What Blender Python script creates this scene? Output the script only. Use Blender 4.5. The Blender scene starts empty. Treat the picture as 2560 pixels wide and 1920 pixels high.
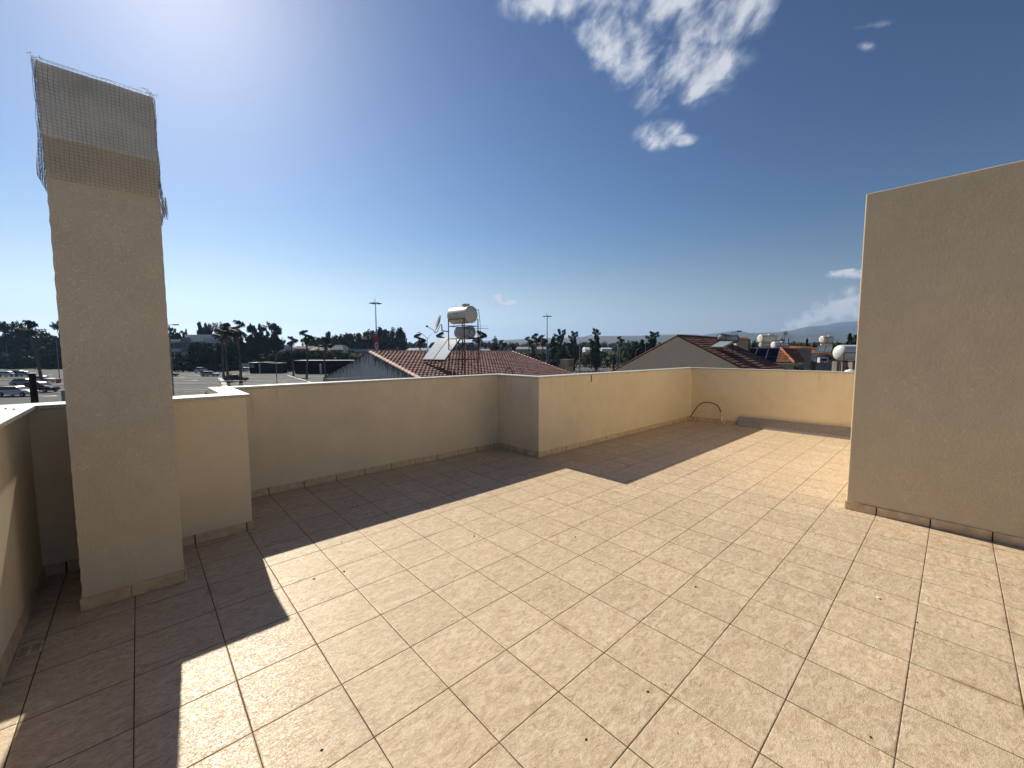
import bpy, bmesh, math, random
from mathutils import Vector, Matrix
from math import sin, cos, pi, radians, atan2, tan, sqrt, asin
random.seed(7)
SC = bpy.context.scene
# ------------------------------------------------------------------ camera
FPX, YAW, PITCH, ROLL = 1016.997, 0.742804, -0.078038, -0.00096
CAM = Vector((-0.91296, -1.39896, 1.44465))
FW = Vector((sin(YAW)*cos(PITCH), cos(YAW)*cos(PITCH), sin(PITCH)))
_r = Vector((cos(YAW), -sin(YAW), 0)); _u = _r.cross(FW)
RT = _r*cos(ROLL)+_u*sin(ROLL); UP = -_r*sin(ROLL)+_u*cos(ROLL)
FH = Vector((sin(YAW), cos(YAW), 0))
cam = bpy.data.cameras.new('camera'); co = bpy.data.objects.new('camera', cam)
SC.collection.objects.link(co); SC.camera = co
cam.sensor_width = 36; cam.lens = FPX/2560*36; cam.clip_start = .05; cam.clip_end = 40000
M = Matrix((RT, UP, -FW)).transposed().to_4x4(); M.translation = CAM; co.matrix_world = M
# ------------------------------------------------------------------ sky, sun, exposure
SUN_AZ, SUN_EL = 4.45, 37.7          # azimuth from +Y towards +X
SC.view_settings.view_transform = 'Standard'; SC.view_settings.look = 'None'
SC.view_settings.gamma = 1; SC.view_settings.exposure = 0.33
W = bpy.data.worlds.new('World'); SC.world = W; W.use_nodes = True
WN = W.node_tree; WN.nodes.clear()
SKY_STRENGTH = 0.075

def ray(px, py):
    return FW + (px-1280)/FPX*RT - (py-960)/FPX*UP
def azel(px, py):
    d = ray(px, py).normalized()
    return math.degrees(atan2(d.x, d.y)), math.degrees(asin(d.z))

class NT:
    "tiny helper for writing node trees"
    def __init__(s, nt): s.nt = nt
    def n(s, t, **k):
        nd = s.nt.nodes.new(t)
        for a, b in k.items():
            if a.startswith('i_'):
                key = a[2:]
                key = int(key) if key.isdigit() else key.replace('_', ' ')
                s.put(nd.inputs[key], b)
            else: setattr(nd, a, b)
        return nd
    def put(s, sock, v):
        if isinstance(v, bpy.types.NodeSocket): s.nt.links.new(v, sock)
        elif isinstance(v, bpy.types.Node): s.nt.links.new(v.outputs[0], sock)
        else: sock.default_value = v
    def m(s, op, a, b=0.0, c=None, clamp=False):
        nd = s.nt.nodes.new('ShaderNodeMath'); nd.operation = op; nd.use_clamp = clamp
        s.put(nd.inputs[0], a); s.put(nd.inputs[1], b)
        if c is not None: s.put(nd.inputs[2], c)
        return nd.outputs[0]
    def v(s, op, a, b=None):
        nd = s.nt.nodes.new('ShaderNodeVectorMath'); nd.operation = op
        s.put(nd.inputs[0], a)
        if b is not None: s.put(nd.inputs[1], b)
        return nd.outputs['Value'] if op in ('DOT_PRODUCT', 'LENGTH', 'DISTANCE') else nd.outputs[0]
    def sm(s, x, a, b, lo=0.0, hi=1.0):
        nd = s.nt.nodes.new('ShaderNodeMapRange'); nd.interpolation_type = 'SMOOTHSTEP'
        for i, q in enumerate((x, a, b, lo, hi)): s.put(nd.inputs[i], q)
        return nd.outputs[0]
    def mix(s, f, a, b, t='RGBA', blend='MIX'):
        nd = s.nt.nodes.new('ShaderNodeMix'); nd.data_type = t
        if t == 'RGBA': nd.blend_type = blend
        k = 6 if t == 'RGBA' else 2
        s.put(nd.inputs[0], f); s.put(nd.inputs[k], a); s.put(nd.inputs[k+1], b)
        return nd.outputs[2 if t == 'RGBA' else 0]
    def noise(s, vec, scale, detail=4, rough=.55, dist=0.0, out=0):
        nd = s.nt.nodes.new('ShaderNodeTexNoise')
        if vec is not None: s.put(nd.inputs['Vector'], vec)
        nd.inputs['Scale'].default_value = scale; nd.inputs['Detail'].default_value = detail
        nd.inputs['Roughness'].default_value = rough; nd.inputs['Distortion'].default_value = dist
        return nd.outputs[out]
    def ramp(s, f, stops):
        nd = s.nt.nodes.new('ShaderNodeValToRGB'); s.put(nd.inputs[0], f)
        e = nd.color_ramp.elements
        while len(e) < len(stops): e.new(.5)
        for q, (p, c) in zip(e, stops):
            q.position = p; q.color = (*c, 1) if len(c) == 3 else c
        return nd.outputs[0]

w = NT(WN)
sky = w.n('ShaderNodeTexSky', sky_type='NISHITA', sun_disc=False, sun_elevation=radians(SUN_EL),
          sun_rotation=radians(SUN_AZ), altitude=0, air_density=1.2, dust_density=.42, ozone_density=2.2)
tc = w.n('ShaderNodeTexCoord')
dirn = tc.outputs['Generated']
sx = w.n('ShaderNodeSeparateXYZ', i_0=dirn)
az = w.m('MULTIPLY', w.m('ARCTAN2', sx.outputs[0], sx.outputs[1]), 57.29578)
el = w.m('MULTIPLY', w.m('ARCSINE', sx.outputs[2]), 57.29578)
q0 = w.n('ShaderNodeCombineXYZ', i_0=az, i_1=el).outputs[0]
# the warp that frays the cloud edges lives in sky directions
hz = w.m('MAXIMUM', w.m('ADD', sx.outputs[2], .12), .05)
cp = w.n('ShaderNodeCombineXYZ', i_0=w.m('DIVIDE', sx.outputs[0], hz), i_1=w.m('DIVIDE', sx.outputs[1], hz)).outputs[0]
BL = [  # centre px, py, radii, tilt, weight
 (1420, 0, 150, 50, -8, .8), (1560, 70, 150, 115, 20, 1), (1725, 45, 180, 112, 0, 1), (1880, 32, 120, 76, -30, .8),
 (1690, 165, 150, 95, -15, 1), (1770, 190, 140, 42, -32, .9), (1625, 245, 65, 48, 0, .9), (1585, 180, 60, 80, 0, .9),
 (1648, 335, 58, 38, -12, 1.25), (1700, 350, 42, 16, -5, 1.0), (2170, 66, 90, 12, -10, .38), (2164, 115, 24, 14, 0, .5),
 (1243, 750, 26, 15, 0, 1.5), (1270, 756, 26, 9, 0, 1.3), (1158, 763, 28, 6, 0, 1.1), (1342, 754, 14, 6, 0, .9), (2125, 685, 60, 11, -2, 1.15),
 (2095, 775, 90, 34, -15, .9), (2000, 805, 70, 26, -20, .75), (2190, 765, 120, 45, 0, 1), (1868, 826, 26, 18, 0, .4)]
def blobs(q):
    best = None
    for (px, py, ra, rb, t, wt) in BL:
        c = azel(px, py); dx = azel(px+1, py); dy = azel(px, py+1)
        J = Matrix(((dx[0]-c[0], dy[0]-c[0]), (dx[1]-c[1], dy[1]-c[1]))).inverted()
        t = radians(t); ct, st = cos(t), sin(t)
        r1 = Vector(((J[0][0]*ct+J[1][0]*st)/ra, (J[0][1]*ct+J[1][1]*st)/ra, 0))
        r2 = Vector(((-J[0][0]*st+J[1][0]*ct)/rb, (-J[0][1]*st+J[1][1]*ct)/rb, 0))
        d = w.v('SUBTRACT', q, (c[0], c[1], 0))
        a = w.v('DOT_PRODUCT', d, r1); b = w.v('DOT_PRODUCT', d, r2)
        k = w.m('MULTIPLY', w.m('SUBTRACT', 1.35, w.m('SQRT', w.m('MULTIPLY_ADD', a, a, w.m('MULTIPLY', b, b)))), wt)
        best = k if best is None else w.m('MAXIMUM', best, k)
    return best
msk = blobs(q0)
sv = RT*cos(radians(33))+UP*sin(radians(33)); tv_ = FW.cross(sv)
cn = w.n('ShaderNodeCombineXYZ', i_0=w.m('MULTIPLY', w.v('DOT_PRODUCT', dirn, sv), 3.9), i_1=w.m('MULTIPLY', w.v('DOT_PRODUCT', dirn, tv_), 5.0), i_2=w.m('MULTIPLY', w.v('DOT_PRODUCT', dirn, FW), 2.0)).outputs[0]
n1 = w.noise(cn, 2.3, 8, .56, .5)
n2 = w.noise(cn, 9.0, 5, .55, .4)
n3 = w.noise(dirn, 55, 5, .6, .3)
nn = w.m('MULTIPLY_ADD', n2, .28, w.m('MULTIPLY', n1, .82))
lowk = w.sm(el, 18, 9)
nn = w.m('ADD', nn, w.m('MULTIPLY', w.m('MULTIPLY', w.m('SUBTRACT', n3, .5), lowk), 1.1))
dens = w.m('ADD', w.m('MULTIPLY', w.m('MINIMUM', msk, .8), 1.0), w.m('MULTIPLY', w.m('SUBTRACT', nn, .57), w.sm(el, 4, 18, 1.7, 4.2)))
cov = w.m('MULTIPLY', w.sm(dens, .02, 1.05), w.sm(msk, -.05, .35))
ccol = w.ramp(w.sm(dens, .2, 1.1), [(0, (.50, .58, .74)), (1, (.92, .94, 1.0))])
SKY_G = 1.62
sg = w.n('ShaderNodeGamma', i_Color=w.mix(1.0, sky.outputs[0], (SKY_STRENGTH,)*3+(1,), blend='MULTIPLY'), i_Gamma=SKY_G)
hsv = w.n('ShaderNodeHueSaturation', i_Color=sg, i_Saturation=1.0, i_Hue=.503)
hor = w.mix(1.0, w.n('ShaderNodeRGBToBW', i_0=sg).outputs[0], (1.02, 1.22, 1.50, 1), blend='MULTIPLY')
skc = w.mix(w.m('MULTIPLY', w.sm(el, 17, 0), .80), hsv.outputs[0], hor)
bgs = w.n('ShaderNodeBackground', i_Color=skc, i_Strength=1.2)
bgc = w.n('ShaderNodeBackground', i_Color=ccol, i_Strength=.66)
mx = w.n('ShaderNodeMixShader', i_0=w.m('MULTIPLY', cov, .84)); WN.links.new(bgs.outputs[0], mx.inputs[1]); WN.links.new(bgc.outputs[0], mx.inputs[2])
wo = w.n('ShaderNodeOutputWorld'); WN.links.new(mx.outputs[0], wo.inputs[0])
sl = bpy.data.lights.new('sun', 'SUN'); sl.energy = 5.0; sl.angle = radians(.53); sl.color = (1, .935, .79)
so = bpy.data.objects.new('sun', sl); SC.collection.objects.link(so)
sd = Vector((sin(radians(SUN_AZ))*cos(radians(SUN_EL)), cos(radians(SUN_AZ))*cos(radians(SUN_EL)), sin(radians(SUN_EL))))
so.rotation_euler = sd.to_track_quat('Z', 'Y').to_euler(); so.location = (0, 20, 30)

# ------------------------------------------------------------------ placing helpers
GZ = -5.2                              # street level below the roof terrace
def pt(px, py, D):
    "point seen at px,py of the photograph at horizontal distance D along the view"
    d = ray(px, py); return CAM + d*(D/d.dot(FH))
def onz(px, py, z=GZ):
    d = ray(px, py); return CAM + d*((z-CAM.z)/d.z)
def dist(p): return (Vector(p)-CAM).dot(FH)
FACE = atan2(_r.y, _r.x)               # local +x to the right, +y away from the terrace

class MB:
    def __init__(s): s.v = []; s.f = []; s.mi = []; s.cur = 0; s.smooth = set()
    def add(s, vs, fs, sm=False):
        o = len(s.v); s.v += [tuple(p) for p in vs]
        for f in fs:
            if sm: s.smooth.add(len(s.f))
            s.f.append([i+o for i in f]); s.mi.append(s.cur)
    def box(s, x0, x1, y0, y1, z0, z1, top=None):
        t = top or (0, 0)
        vs = [(x0, y0, z0), (x1, y0, z0), (x1, y1, z0), (x0, y1, z0),
              (x0+t[0], y0+t[1], z1), (x1-t[0], y0+t[1], z1), (x1-t[0], y1-t[1], z1), (x0+t[0], y1-t[1], z1)]
        s.add(vs, [(0, 3, 2, 1), (4, 5, 6, 7), (0, 1, 5, 4), (1, 2, 6, 5), (2, 3, 7, 6), (3, 0, 4, 7)])
    def prism(s, poly, z0, z1):
        n = len(poly)
        s.add([(x, y, z0) for x, y in poly]+[(x, y, z1) for x, y in poly],
              [list(range(n))[::-1], [i+n for i in range(n)]]+[(i, (i+1) % n, (i+1) % n+n, i+n) for i in range(n)])
    def bar(s, a, b, r, n=6, r2=None, cap=True):
        a = Vector(a); b = Vector(b); d = (b-a); 
        if d.length < 1e-6: return
        d.normalize(); r2 = r if r2 is None else r2
        x = d.orthogonal().normalized(); y = d.cross(x)
        vs = [a+(x*cos(2*pi*i/n)+y*sin(2*pi*i/n))*r for i in range(n)]+[b+(x*cos(2*pi*i/n)+y*sin(2*pi*i/n))*r2 for i in range(n)]
        fs = [(i, (i+1) % n, (i+1) % n+n, i+n) for i in range(n)]
        s.add(vs, fs, n > 4)
        if cap: s.add(vs, [list(range(n))[::-1], list(range(n, 2*n))])
    def tube(s, pts, r, n=6):
        pts = [Vector(p) for p in pts]; rr = r if isinstance(r, (list, tuple)) else [r]*len(pts)
        rings = []
        for i, p in enumerate(pts):
            d = (pts[min(i+1, len(pts)-1)]-pts[max(i-1, 0)]).normalized()
            ref = Vector((0, 0, 1)) if abs(d.z) < .9 else Vector((1, 0, 0))
            x = d.cross(ref).normalized(); y = d.cross(x)
            rings.append([p+(x*cos(2*pi*k/n)+y*sin(2*pi*k/n))*rr[i] for k in range(n)])
        vs = [q for R_ in rings for q in R_]
        fs = [(i*n+k, i*n+(k+1) % n, (i+1)*n+(k+1) % n, (i+1)*n+k) for i in range(len(pts)-1) for k in range(n)]
        s.add(vs, fs, True); s.add(vs[:n], [list(range(n))]); s.add(vs[-n:], [list(range(n))])
    def lathe(s, prof, axis='z', c=(0, 0, 0), n=20):
        "prof: (radius, height) pairs turned about an axis through c"
        vs = []
        for r, h in prof:
            for k in range(n):
                a, b = r*cos(2*pi*k/n), r*sin(2*pi*k/n)
                vs.append({'z': (c[0]+a, c[1]+b, c[2]+h), 'x': (c[0]+h, c[1]+a, c[2]+b), 'y': (c[0]+a, c[1]+h, c[2]+b)}[axis])
        s.add(vs, [(i*n+k, i*n+(k+1) % n, (i+1)*n+(k+1) % n, (i+1)*n+k) for i in range(len(prof)-1) for k in range(n)], True)
    def quad(s, a, b, c, d): s.add([a, b, c, d], [(0, 1, 2, 3)])
    def mesh(s, name, mats):
        me = bpy.data.meshes.new(name); me.from_pydata(s.v, [], s.f)
        for m_ in (mats if isinstance(mats, (list, tuple)) else [mats]): me.materials.append(m_)
        for i, p in enumerate(me.polygons):
            p.material_index = s.mi[i]; p.use_smooth = i in s.smooth
        bm = bmesh.new(); bm.from_mesh(me); bmesh.ops.recalc_face_normals(bm, faces=bm.faces); bm.to_mesh(me); bm.free()
        return me
    def obj(s, name, mats, parent=None, bevel=0, loc=None, rz=0, raw=False):
        if raw:
            me = bpy.data.meshes.new(name); me.from_pydata(s.v, [], s.f)
            for m_ in (mats if isinstance(mats, (list, tuple)) else [mats]): me.materials.append(m_)
        else: me = s.mesh(name, mats)
        o = bpy.data.objects.new(name, me); SC.collection.objects.link(o)
        if parent: o.parent = parent
        if loc is not None: o.location = loc
        o.rotation_euler.z = rz
        if bevel:
            b = o.modifiers.new('bevel', 'BEVEL'); b.width = bevel; b.segments = 2; b.limit_method = 'ANGLE'; b.angle_limit = radians(40)
        return o
def tag(o, label=None, cat=None, group=None, kind=None):
    if label: o['label'] = label
    if cat: o['category'] = cat
    if group: o['group'] = group
    if kind: o['kind'] = kind
    return o
def thing(name, label, cat, loc=(0, 0, 0), rz=0, group=None):
    o = bpy.data.objects.new(name, None); SC.collection.objects.link(o)
    o.empty_display_size = .2; o.location = loc; o.rotation_euler.z = rz
    return tag(o, label, cat, group)
def dup(o, parent=None):
    c = o.copy(); SC.collection.objects.link(c)
    if parent: c.parent = parent
    for ch in list(o.children): dup(ch, c)
    return c
def bm_box(name, boxes, mat, parent=None, bevel=0, **k):
    m = MB()
    for b in boxes: m.box(*b)
    return m.obj(name, mat, parent, bevel, **k)

# ------------------------------------------------------------------ materials
def mat(name, col, rough=.8, var=.12, scale=3.0, metal=0.0, bump=0.0, bscale=60.0, bdist=.003, spec=.5, col2=None, detail=5):
    m_ = bpy.data.materials.new(name); m_.use_nodes = True; t = NT(m_.node_tree)
    p = m_.node_tree.nodes['Principled BSDF']
    geo = t.n('ShaderNodeTexCoord').outputs['Object']
    nz = t.noise(geo, scale, detail, .6)
    c2 = col2 or tuple(max(0, c*(1-2.2*var)) for c in col); c1 = tuple(min(1, c*(1+var)) for c in col) if not col2 else col
    t.put(p.inputs['Base Color'], t.ramp(nz, [(.3, c2), (.68, c1)]))
    p.inputs['Roughness'].default_value = rough; p.inputs['Metallic'].default_value = metal
    p.inputs['Specular IOR Level'].default_value = spec
    if bump:
        b = t.n('ShaderNodeBump', i_Height=t.noise(geo, bscale, 4, .6), i_Strength=bump, i_Distance=bdist)
        t.put(p.inputs['Normal'], b)
    return m_

TS = .33333
def floor_material():
    m_ = bpy.data.materials.new('beige_ceramic_tile'); m_.use_nodes = True; t = NT(m_.node_tree)
    p = m_.node_tree.nodes['Principled BSDF']
    pos = t.n('ShaderNodeTexCoord').outputs['Object']
    s = t.n('ShaderNodeSeparateXYZ', i_0=pos)
    wob = t.m('MULTIPLY', t.m('SUBTRACT', t.noise(pos, 14, 3), .5), .0018)
    u = t.m('DIVIDE', t.m('ADD', s.outputs[0], wob), TS); v = t.m('DIVIDE', t.m('ADD', s.outputs[1], wob), TS)
    iu = t.m('FLOOR', u); iv = t.m('FLOOR', v); fu = t.m('SUBTRACT', u, iu); fv = t.m('SUBTRACT', v, iv)
    def edge(f): return t.m('MULTIPLY', t.m('MINIMUM', f, t.m('SUBTRACT', 1.0, f)), TS)
    e = t.m('MINIMUM', edge(fu), edge(fv))
    cell = t.n('ShaderNodeCombineXYZ', i_0=iu, i_1=iv).outputs[0]
    wn = t.n('ShaderNodeTexWhiteNoise', noise_dimensions='2D', i_Vector=cell)
    rnd = wn.outputs['Value']; rc = wn.outputs['Color']
    off = t.v('SCALE', rc); m_.node_tree.nodes[-1].inputs['Scale'].default_value = 40
    lp = t.v('ADD', pos, off)
    st = t.n('ShaderNodeMapping', i_Vector=lp, i_Scale=(1.0, 2.1, 1)).outputs[0]
    big = t.noise(lp, 8.5, 4, .6); mid = t.noise(st, 13, 7, .66, 1.4); fine = t.noise(st, 80, 3, .6, .8)
    vein = t.m('ABSOLUTE', t.m('SUBTRACT', t.noise(st, 19, 5, .62, 2.2), .5))
    c = t.ramp(mid, [(.37, (.43, .290, .175)), (.45, (.55, .40, .255)), (.53, (.63, .478, .32)), (.64, (.72, .58, .41))])
    c = t.mix(t.m('MULTIPLY', t.sm(big, .49, .66), .60), c, (.53, .435, .300, 1))
    c = t.mix(t.m('MULTIPLY', t.sm(big, .50, .34), .60), c, (.50, .345, .225, 1))
    c = t.mix(t.m('MULTIPLY', t.sm(vein, .045, 0.0), .60), c, (.78, .66, .50, 1))
    c = t.mix(t.m('MULTIPLY', t.sm(fine, .42, .30), .35), c, (.38, .25, .15, 1))
    vein2 = t.m('ABSOLUTE', t.m('SUBTRACT', t.noise(st, 11, 6, .7, 1.6), .5))
    c = t.mix(t.m('MULTIPLY', t.m('MULTIPLY', t.sm(vein2, .05, 0.0), t.sm(big, .42, .6)), .45), c, (.42, .27, .16, 1))
    hs = t.n('ShaderNodeHueSaturation', i_Color=c, i_Value=t.m('MULTIPLY_ADD', rnd, .10, .95), i_Saturation=1.0)
    c = hs.outputs[0]
    # worn dirt: spots, and stains at tile edges
    dirt = t.sm(t.noise(pos, 2.3, 5, .7), .56, .70)
    c = t.mix(t.m('MULTIPLY', t.m('MULTIPLY', dirt, t.sm(e, .035, .004)), .55), c, (.30, .19, .10, 1))
    vo = t.n('ShaderNodeTexVoronoi', i_Vector=pos, i_Scale=3.1, i_Randomness=1.0); 
    spot = t.m('MULTIPLY', t.sm(t.m('ADD', vo.outputs['Distance'], t.m('MULTIPLY', t.noise(pos, 60), .03)), .034, .026), t.sm(t.n('ShaderNodeSeparateColor', i_0=vo.outputs['Color']).outputs[0], .72, .74))
    c = t.mix(t.m('MULTIPLY', spot, .5), c, (.26, .16, .09, 1))
    gw = t.m('MULTIPLY_ADD', t.noise(pos, 3.7, 2), .0022, .0006)
    g = t.sm(e, t.m('ADD', gw, .0009), gw)
    gc = t.ramp(t.noise(pos, 9, 4, .7), [(.3, (.050, .028, .015)), (.7, (.13, .078, .042))])
    c = t.mix(g, c, gc)
    t.put(p.inputs['Base Color'], c)
    t.put(p.inputs['Roughness'], t.mix(g, t.m('MULTIPLY_ADD', mid, .24, .28), .9, 'FLOAT'))
    pit = t.sm(t.noise(st, 62, 4, .6, 1.5), .40, .54)
    h = t.m('ADD', t.m('MULTIPLY', pit, .85), t.m('MULTIPLY', t.sm(e, .001, .006), 1.6))
    h = t.m('ADD', h, t.m('MULTIPLY', fine, .15))
    b = t.n('ShaderNodeBump', i_Height=h, i_Strength=.5, i_Distance=.0015)
    tilt = t.v('SUBTRACT', rc, (.5, .5, .5)); tl = t.v('SCALE', tilt); m_.node_tree.nodes[-1].inputs['Scale'].default_value = .022
    t.put(p.inputs['Normal'], t.v('NORMALIZE', t.v('ADD', b.outputs[0], tl)))
    p.inputs['Specular IOR Level'].default_value = .27
    return m_

def plaster(name, col, worm=0.0, stains=True):
    m_ = bpy.data.materials.new(name); m_.use_nodes = True; t = NT(m_.node_tree)
    p = m_.node_tree.nodes['Principled BSDF']
    pos = t.n('ShaderNodeTexCoord').outputs['Object']
    lo = t.noise(pos, 1.1, 5, .62); md = t.noise(pos, 6, 5, .6)
    a = tuple(x*.90 for x in col); b_ = tuple(min(1, x*1.06) for x in col)
    c = t.ramp(t.m('MULTIPLY_ADD', md, .35, t.m('MULTIPLY', lo, .65)), [(.34, a), (.64, b_)])
    if stains:
        run = t.n('ShaderNodeMapping', i_Vector=pos, i_Scale=(7, 7, .7)).outputs[0]
        sz = t.n('ShaderNodeSeparateXYZ', i_0=pos).outputs[2]
        k = t.m('MULTIPLY', t.sm(t.noise(run, 1.6, 5, .7), .55, .74), t.sm(sz, .45, 1.09))
        c = t.mix(t.m('MULTIPLY', k, .6), c, (col[0]*.60, col[1]*.6, col[2]*.58, 1))
        k2 = t.m('MULTIPLY', t.sm(t.noise(pos, 9, 4, .7), .60, .68), t.sm(sz, .80, 1.06))
        c = t.mix(t.m('MULTIPLY', k2, .5), c, (min(1, col[0]*1.12), min(1, col[1]*1.12), min(1, col[2]*1.16), 1))
    t.put(p.inputs['Base Color'], c); p.inputs['Roughness'].default_value = .88; p.inputs['Specular IOR Level'].default_value = .25
    if worm:
        wv = t.m('ABSOLUTE', t.m('SUBTRACT', t.noise(pos, 105, 3, .5, 1.2), .5))
        h = t.m('ADD', t.sm(wv, 0, .10), t.m('MULTIPLY', t.noise(pos, 190, 3, .6), .6))
        b = t.n('ShaderNodeBump', i_Height=h, i_Strength=worm, i_Distance=.0028)
    else:
        b = t.n('ShaderNodeBump', i_Height=t.m('ADD', t.noise(pos, 150, 4, .65), t.m('MULTIPLY', md, 1.2)), i_Strength=.35, i_Distance=.0022)
    t.put(p.inputs['Normal'], b)
    return m_
def roof_tile(name, c1, c2, c3):
    m_ = bpy.data.materials.new(name); m_.use_nodes = True; t = NT(m_.node_tree)
    p = m_.node_tree.nodes['Principled BSDF']
    pos = t.n('ShaderNodeTexCoord').outputs['Object']
    wn = t.n('ShaderNodeTexWhiteNoise', noise_dimensions='3D', i_Vector=t.v('SNAP', pos, (.3, .3, .3)))
    c = t.ramp(t.m('MULTIPLY_ADD', t.noise(pos, 2.5, 5, .65), .7, t.m('MULTIPLY', wn.outputs['Value'], .3)), [(.3, c1), (.5, c2), (.72, c3)])
    t.put(p.inputs['Base Color'], c); p.inputs['Roughness'].default_value = .85
    p.inputs['Specular IOR Level'].default_value = .3
    return m_
def grimy(name, col, dark):
    "cement render with dark run marks below the gable edge"
    m_ = bpy.data.materials.new(name); m_.use_nodes = True; t = NT(m_.node_tree)
    p = m_.node_tree.nodes['Principled BSDF']
    pos = t.n('ShaderNodeTexCoord').outputs['Object']
    run = t.n('ShaderNodeMapping', i_Vector=pos, i_Scale=(3, 3, .45)).outputs[0]
    s = t.n('ShaderNodeSeparateXYZ', i_0=pos)
    below = t.m('ADD', s.outputs[2], t.m('MULTIPLY', t.m('ABSOLUTE', s.outputs[1]), .277))   # height under the sloping edge
    k = t.sm(t.m('ADD', t.noise(run, 1.9, 6, .75), t.m('MULTIPLY', below, .20)), .36, .50)
    k = t.m('MULTIPLY', k, t.sm(t.noise(pos, 2.5, 5, .7), .30, .5))
    c = t.mix(k, t.ramp(t.noise(pos, 1.2), [(.3, tuple(x*.8 for x in col)), (.7, col)]), (*dark, 1))
    t.put(p.inputs['Base Color'], c); p.inputs['Roughness'].default_value = .9
    return m_
def stone(name, col, spots, scale=140, rough=.35):
    m_ = bpy.data.materials.new(name); m_.use_nodes = True; t = NT(m_.node_tree)
    p = m_.node_tree.nodes['Principled BSDF']
    pos = t.n('ShaderNodeTexCoord').outputs['Object']
    c = t.ramp(t.noise(pos, scale, 3, .7), [(.38, spots), (.52, col), (.75, tuple(min(1, x*1.15) for x in col))])
    c = t.mix(t.m('MULTIPLY', t.sm(t.noise(pos, 4, 5, .7), .5, .75), .35), c, (col[0]*.7, col[1]*.68, col[2]*.62, 1))
    t.put(p.inputs['Base Color'], c); p.inputs['Roughness'].default_value = rough
    return m_
def leaf(name, c1, c2):
    m_ = bpy.data.materials.new(name); m_.use_nodes = True; t = NT(m_.node_tree)
    p = m_.node_tree.nodes['Principled BSDF']
    pos = t.n('ShaderNodeNewGeometry').outputs['Position']
    t.put(p.inputs['Base Color'], t.ramp(t.noise(pos, .55, 5, .7), [(.32, c1), (.66, c2)]))
    p.inputs['Roughness'].default_value = .75; p.inputs['Specular IOR Level'].default_value = .2
    return m_

WALLC = (.82, .685, .475)
X = {}
X['floor'] = floor_material()
X['wall'] = plaster('cream_painted_plaster', WALLC)
X['stucco'] = plaster('rough_beige_stucco', (.82, .715, .53), worm=.75, stains=False)
X['stucco_fine'] = plaster('fine_beige_stucco', (.79, .66, .455), worm=.65, stains=False)
X['skirt'] = mat('beige_skirting_tile', (.74, .58, .38), .45, col2=(.52, .37, .22), scale=16, bump=.4, bscale=70)
X['mortar'] = mat('grey_mortar', (.42, .36, .28), .9)
X['coping'] = stone('pale_granite', (.62, .60, .55), (.34, .30, .25), 170, .5)
X['slab'] = stone('grey_granite', (.36, .31, .275), (.15, .125, .11), 120, .45)
X['cement'] = mat('grey_cement', (.78, .78, .73), .95, .14, 2.6, bump=.3)
X['wire'] = mat('galvanised_wire', (.40, .37, .32), .6, .3, 8, metal=.2)
X['black'] = mat('black_plastic', (.012, .012, .012), .5)
X['dark_wood'] = mat('dark_timber', (.03, .022, .017), .9, .3)
X['white'] = mat('white_plastic', (.75, .72, .64), .5, .06)
X['asphalt'] = mat('grey_asphalt', (.066, .064, .062), .95, .16, .12, detail=9)
X['paint'] = mat('white_road_paint', (.62, .62, .60), .8, .2, 3)
X['soil'] = mat('dry_soil', (.14, .12, .085), .95, .25, .02, detail=9)
X['kerb'] = mat('white_kerb', (.55, .54, .50), .85)
X['metal'] = mat('grey_metal', (.22, .24, .25), .45, .1, metal=.6)
X['rust'] = mat('rusty_frame', (.15, .062, .04), .8, .35, 6)
X['darkmetal'] = mat('dark_metal', (.035, .035, .037), .6)
X['tank'] = mat('cream_tank', (.74, .68, .57), .38, .07, 1.2)
X['tankw'] = mat('white_tank', (.78, .77, .72), .35, .05, 1.5)
X['tankg'] = mat('grey_boiler', (.50, .49, .50), .4, .12, 2, metal=.15)
X['glass_c'] = mat('collector_glass', (.84, .86, .82), .10, .04, 2, spec=1.0, metal=.25)
X['panel_dull'] = mat('dusty_collector_glass', (.30, .34, .31), .3, .1, 2)
X['glass_d'] = mat('window_glass', (.02, .025, .03), .12, .1)
X['pv'] = mat('solar_cells', (.006, .010, .035), .16, .2, 2)
X['alu'] = mat('aluminium_edge', (.55, .55, .53), .4, .05, metal=.7)
X['dish'] = mat('dish_paint', (.60, .56, .50), .5)
X['tileA'] = roof_tile('dusty_pink_roof_tile', (.17, .085, .08), (.25, .135, .125), (.34, .205, .19))
X['tileB'] = roof_tile('brown_red_roof_tile', (.10, .042, .03), (.17, .07, .048), (.24, .115, .085))
X['tileC'] = roof_tile('terracotta_roof_tile', (.20, .065, .032), (.30, .105, .055), (.40, .17, .10))
X['ridge'] = roof_tile('pink_cap_tile', (.40, .26, .22), (.50, .35, .30), (.58, .43, .38))
X['gable'] = grimy('stained_cement_render', (.62, .60, .57), (.10, .095, .085))
X['beige'] = mat('beige_render', (.34, .285, .215), .9, .12, .8)
X['cream'] = mat('cream_render', (.50, .42, .30), .9, .1, .8)
X['greyw'] = mat('grey_render', (.26, .235, .20), .9, .15, .8)
X['whitew'] = mat('white_render', (.62, .62, .60), .85, .08, .8)
X['greenw'] = mat('grey_green_cladding', (.17, .22, .20), .7, .1)
X['roofgrey'] = mat('pale_roof_sheet', (.45, .42, .38), .8, .15)
X['darkshed'] = mat('dark_shed_sheet', (.009, .009, .009), 1, spec=.05)
X['container'] = mat('dark_container_sheet', (.03, .032, .035), 1, spec=.05)
X['red'] = mat('red_banner', (.42, .035, .035), .6, .08)
X['orange'] = mat('orange_plastic', (.55, .10, .04), .6)
X['bark'] = mat('palm_bark', (.16, .12, .085), .95, .3, 3)
X['trunk'] = mat('tree_bark', (.085, .065, .05), .95, .3, 2)
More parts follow.
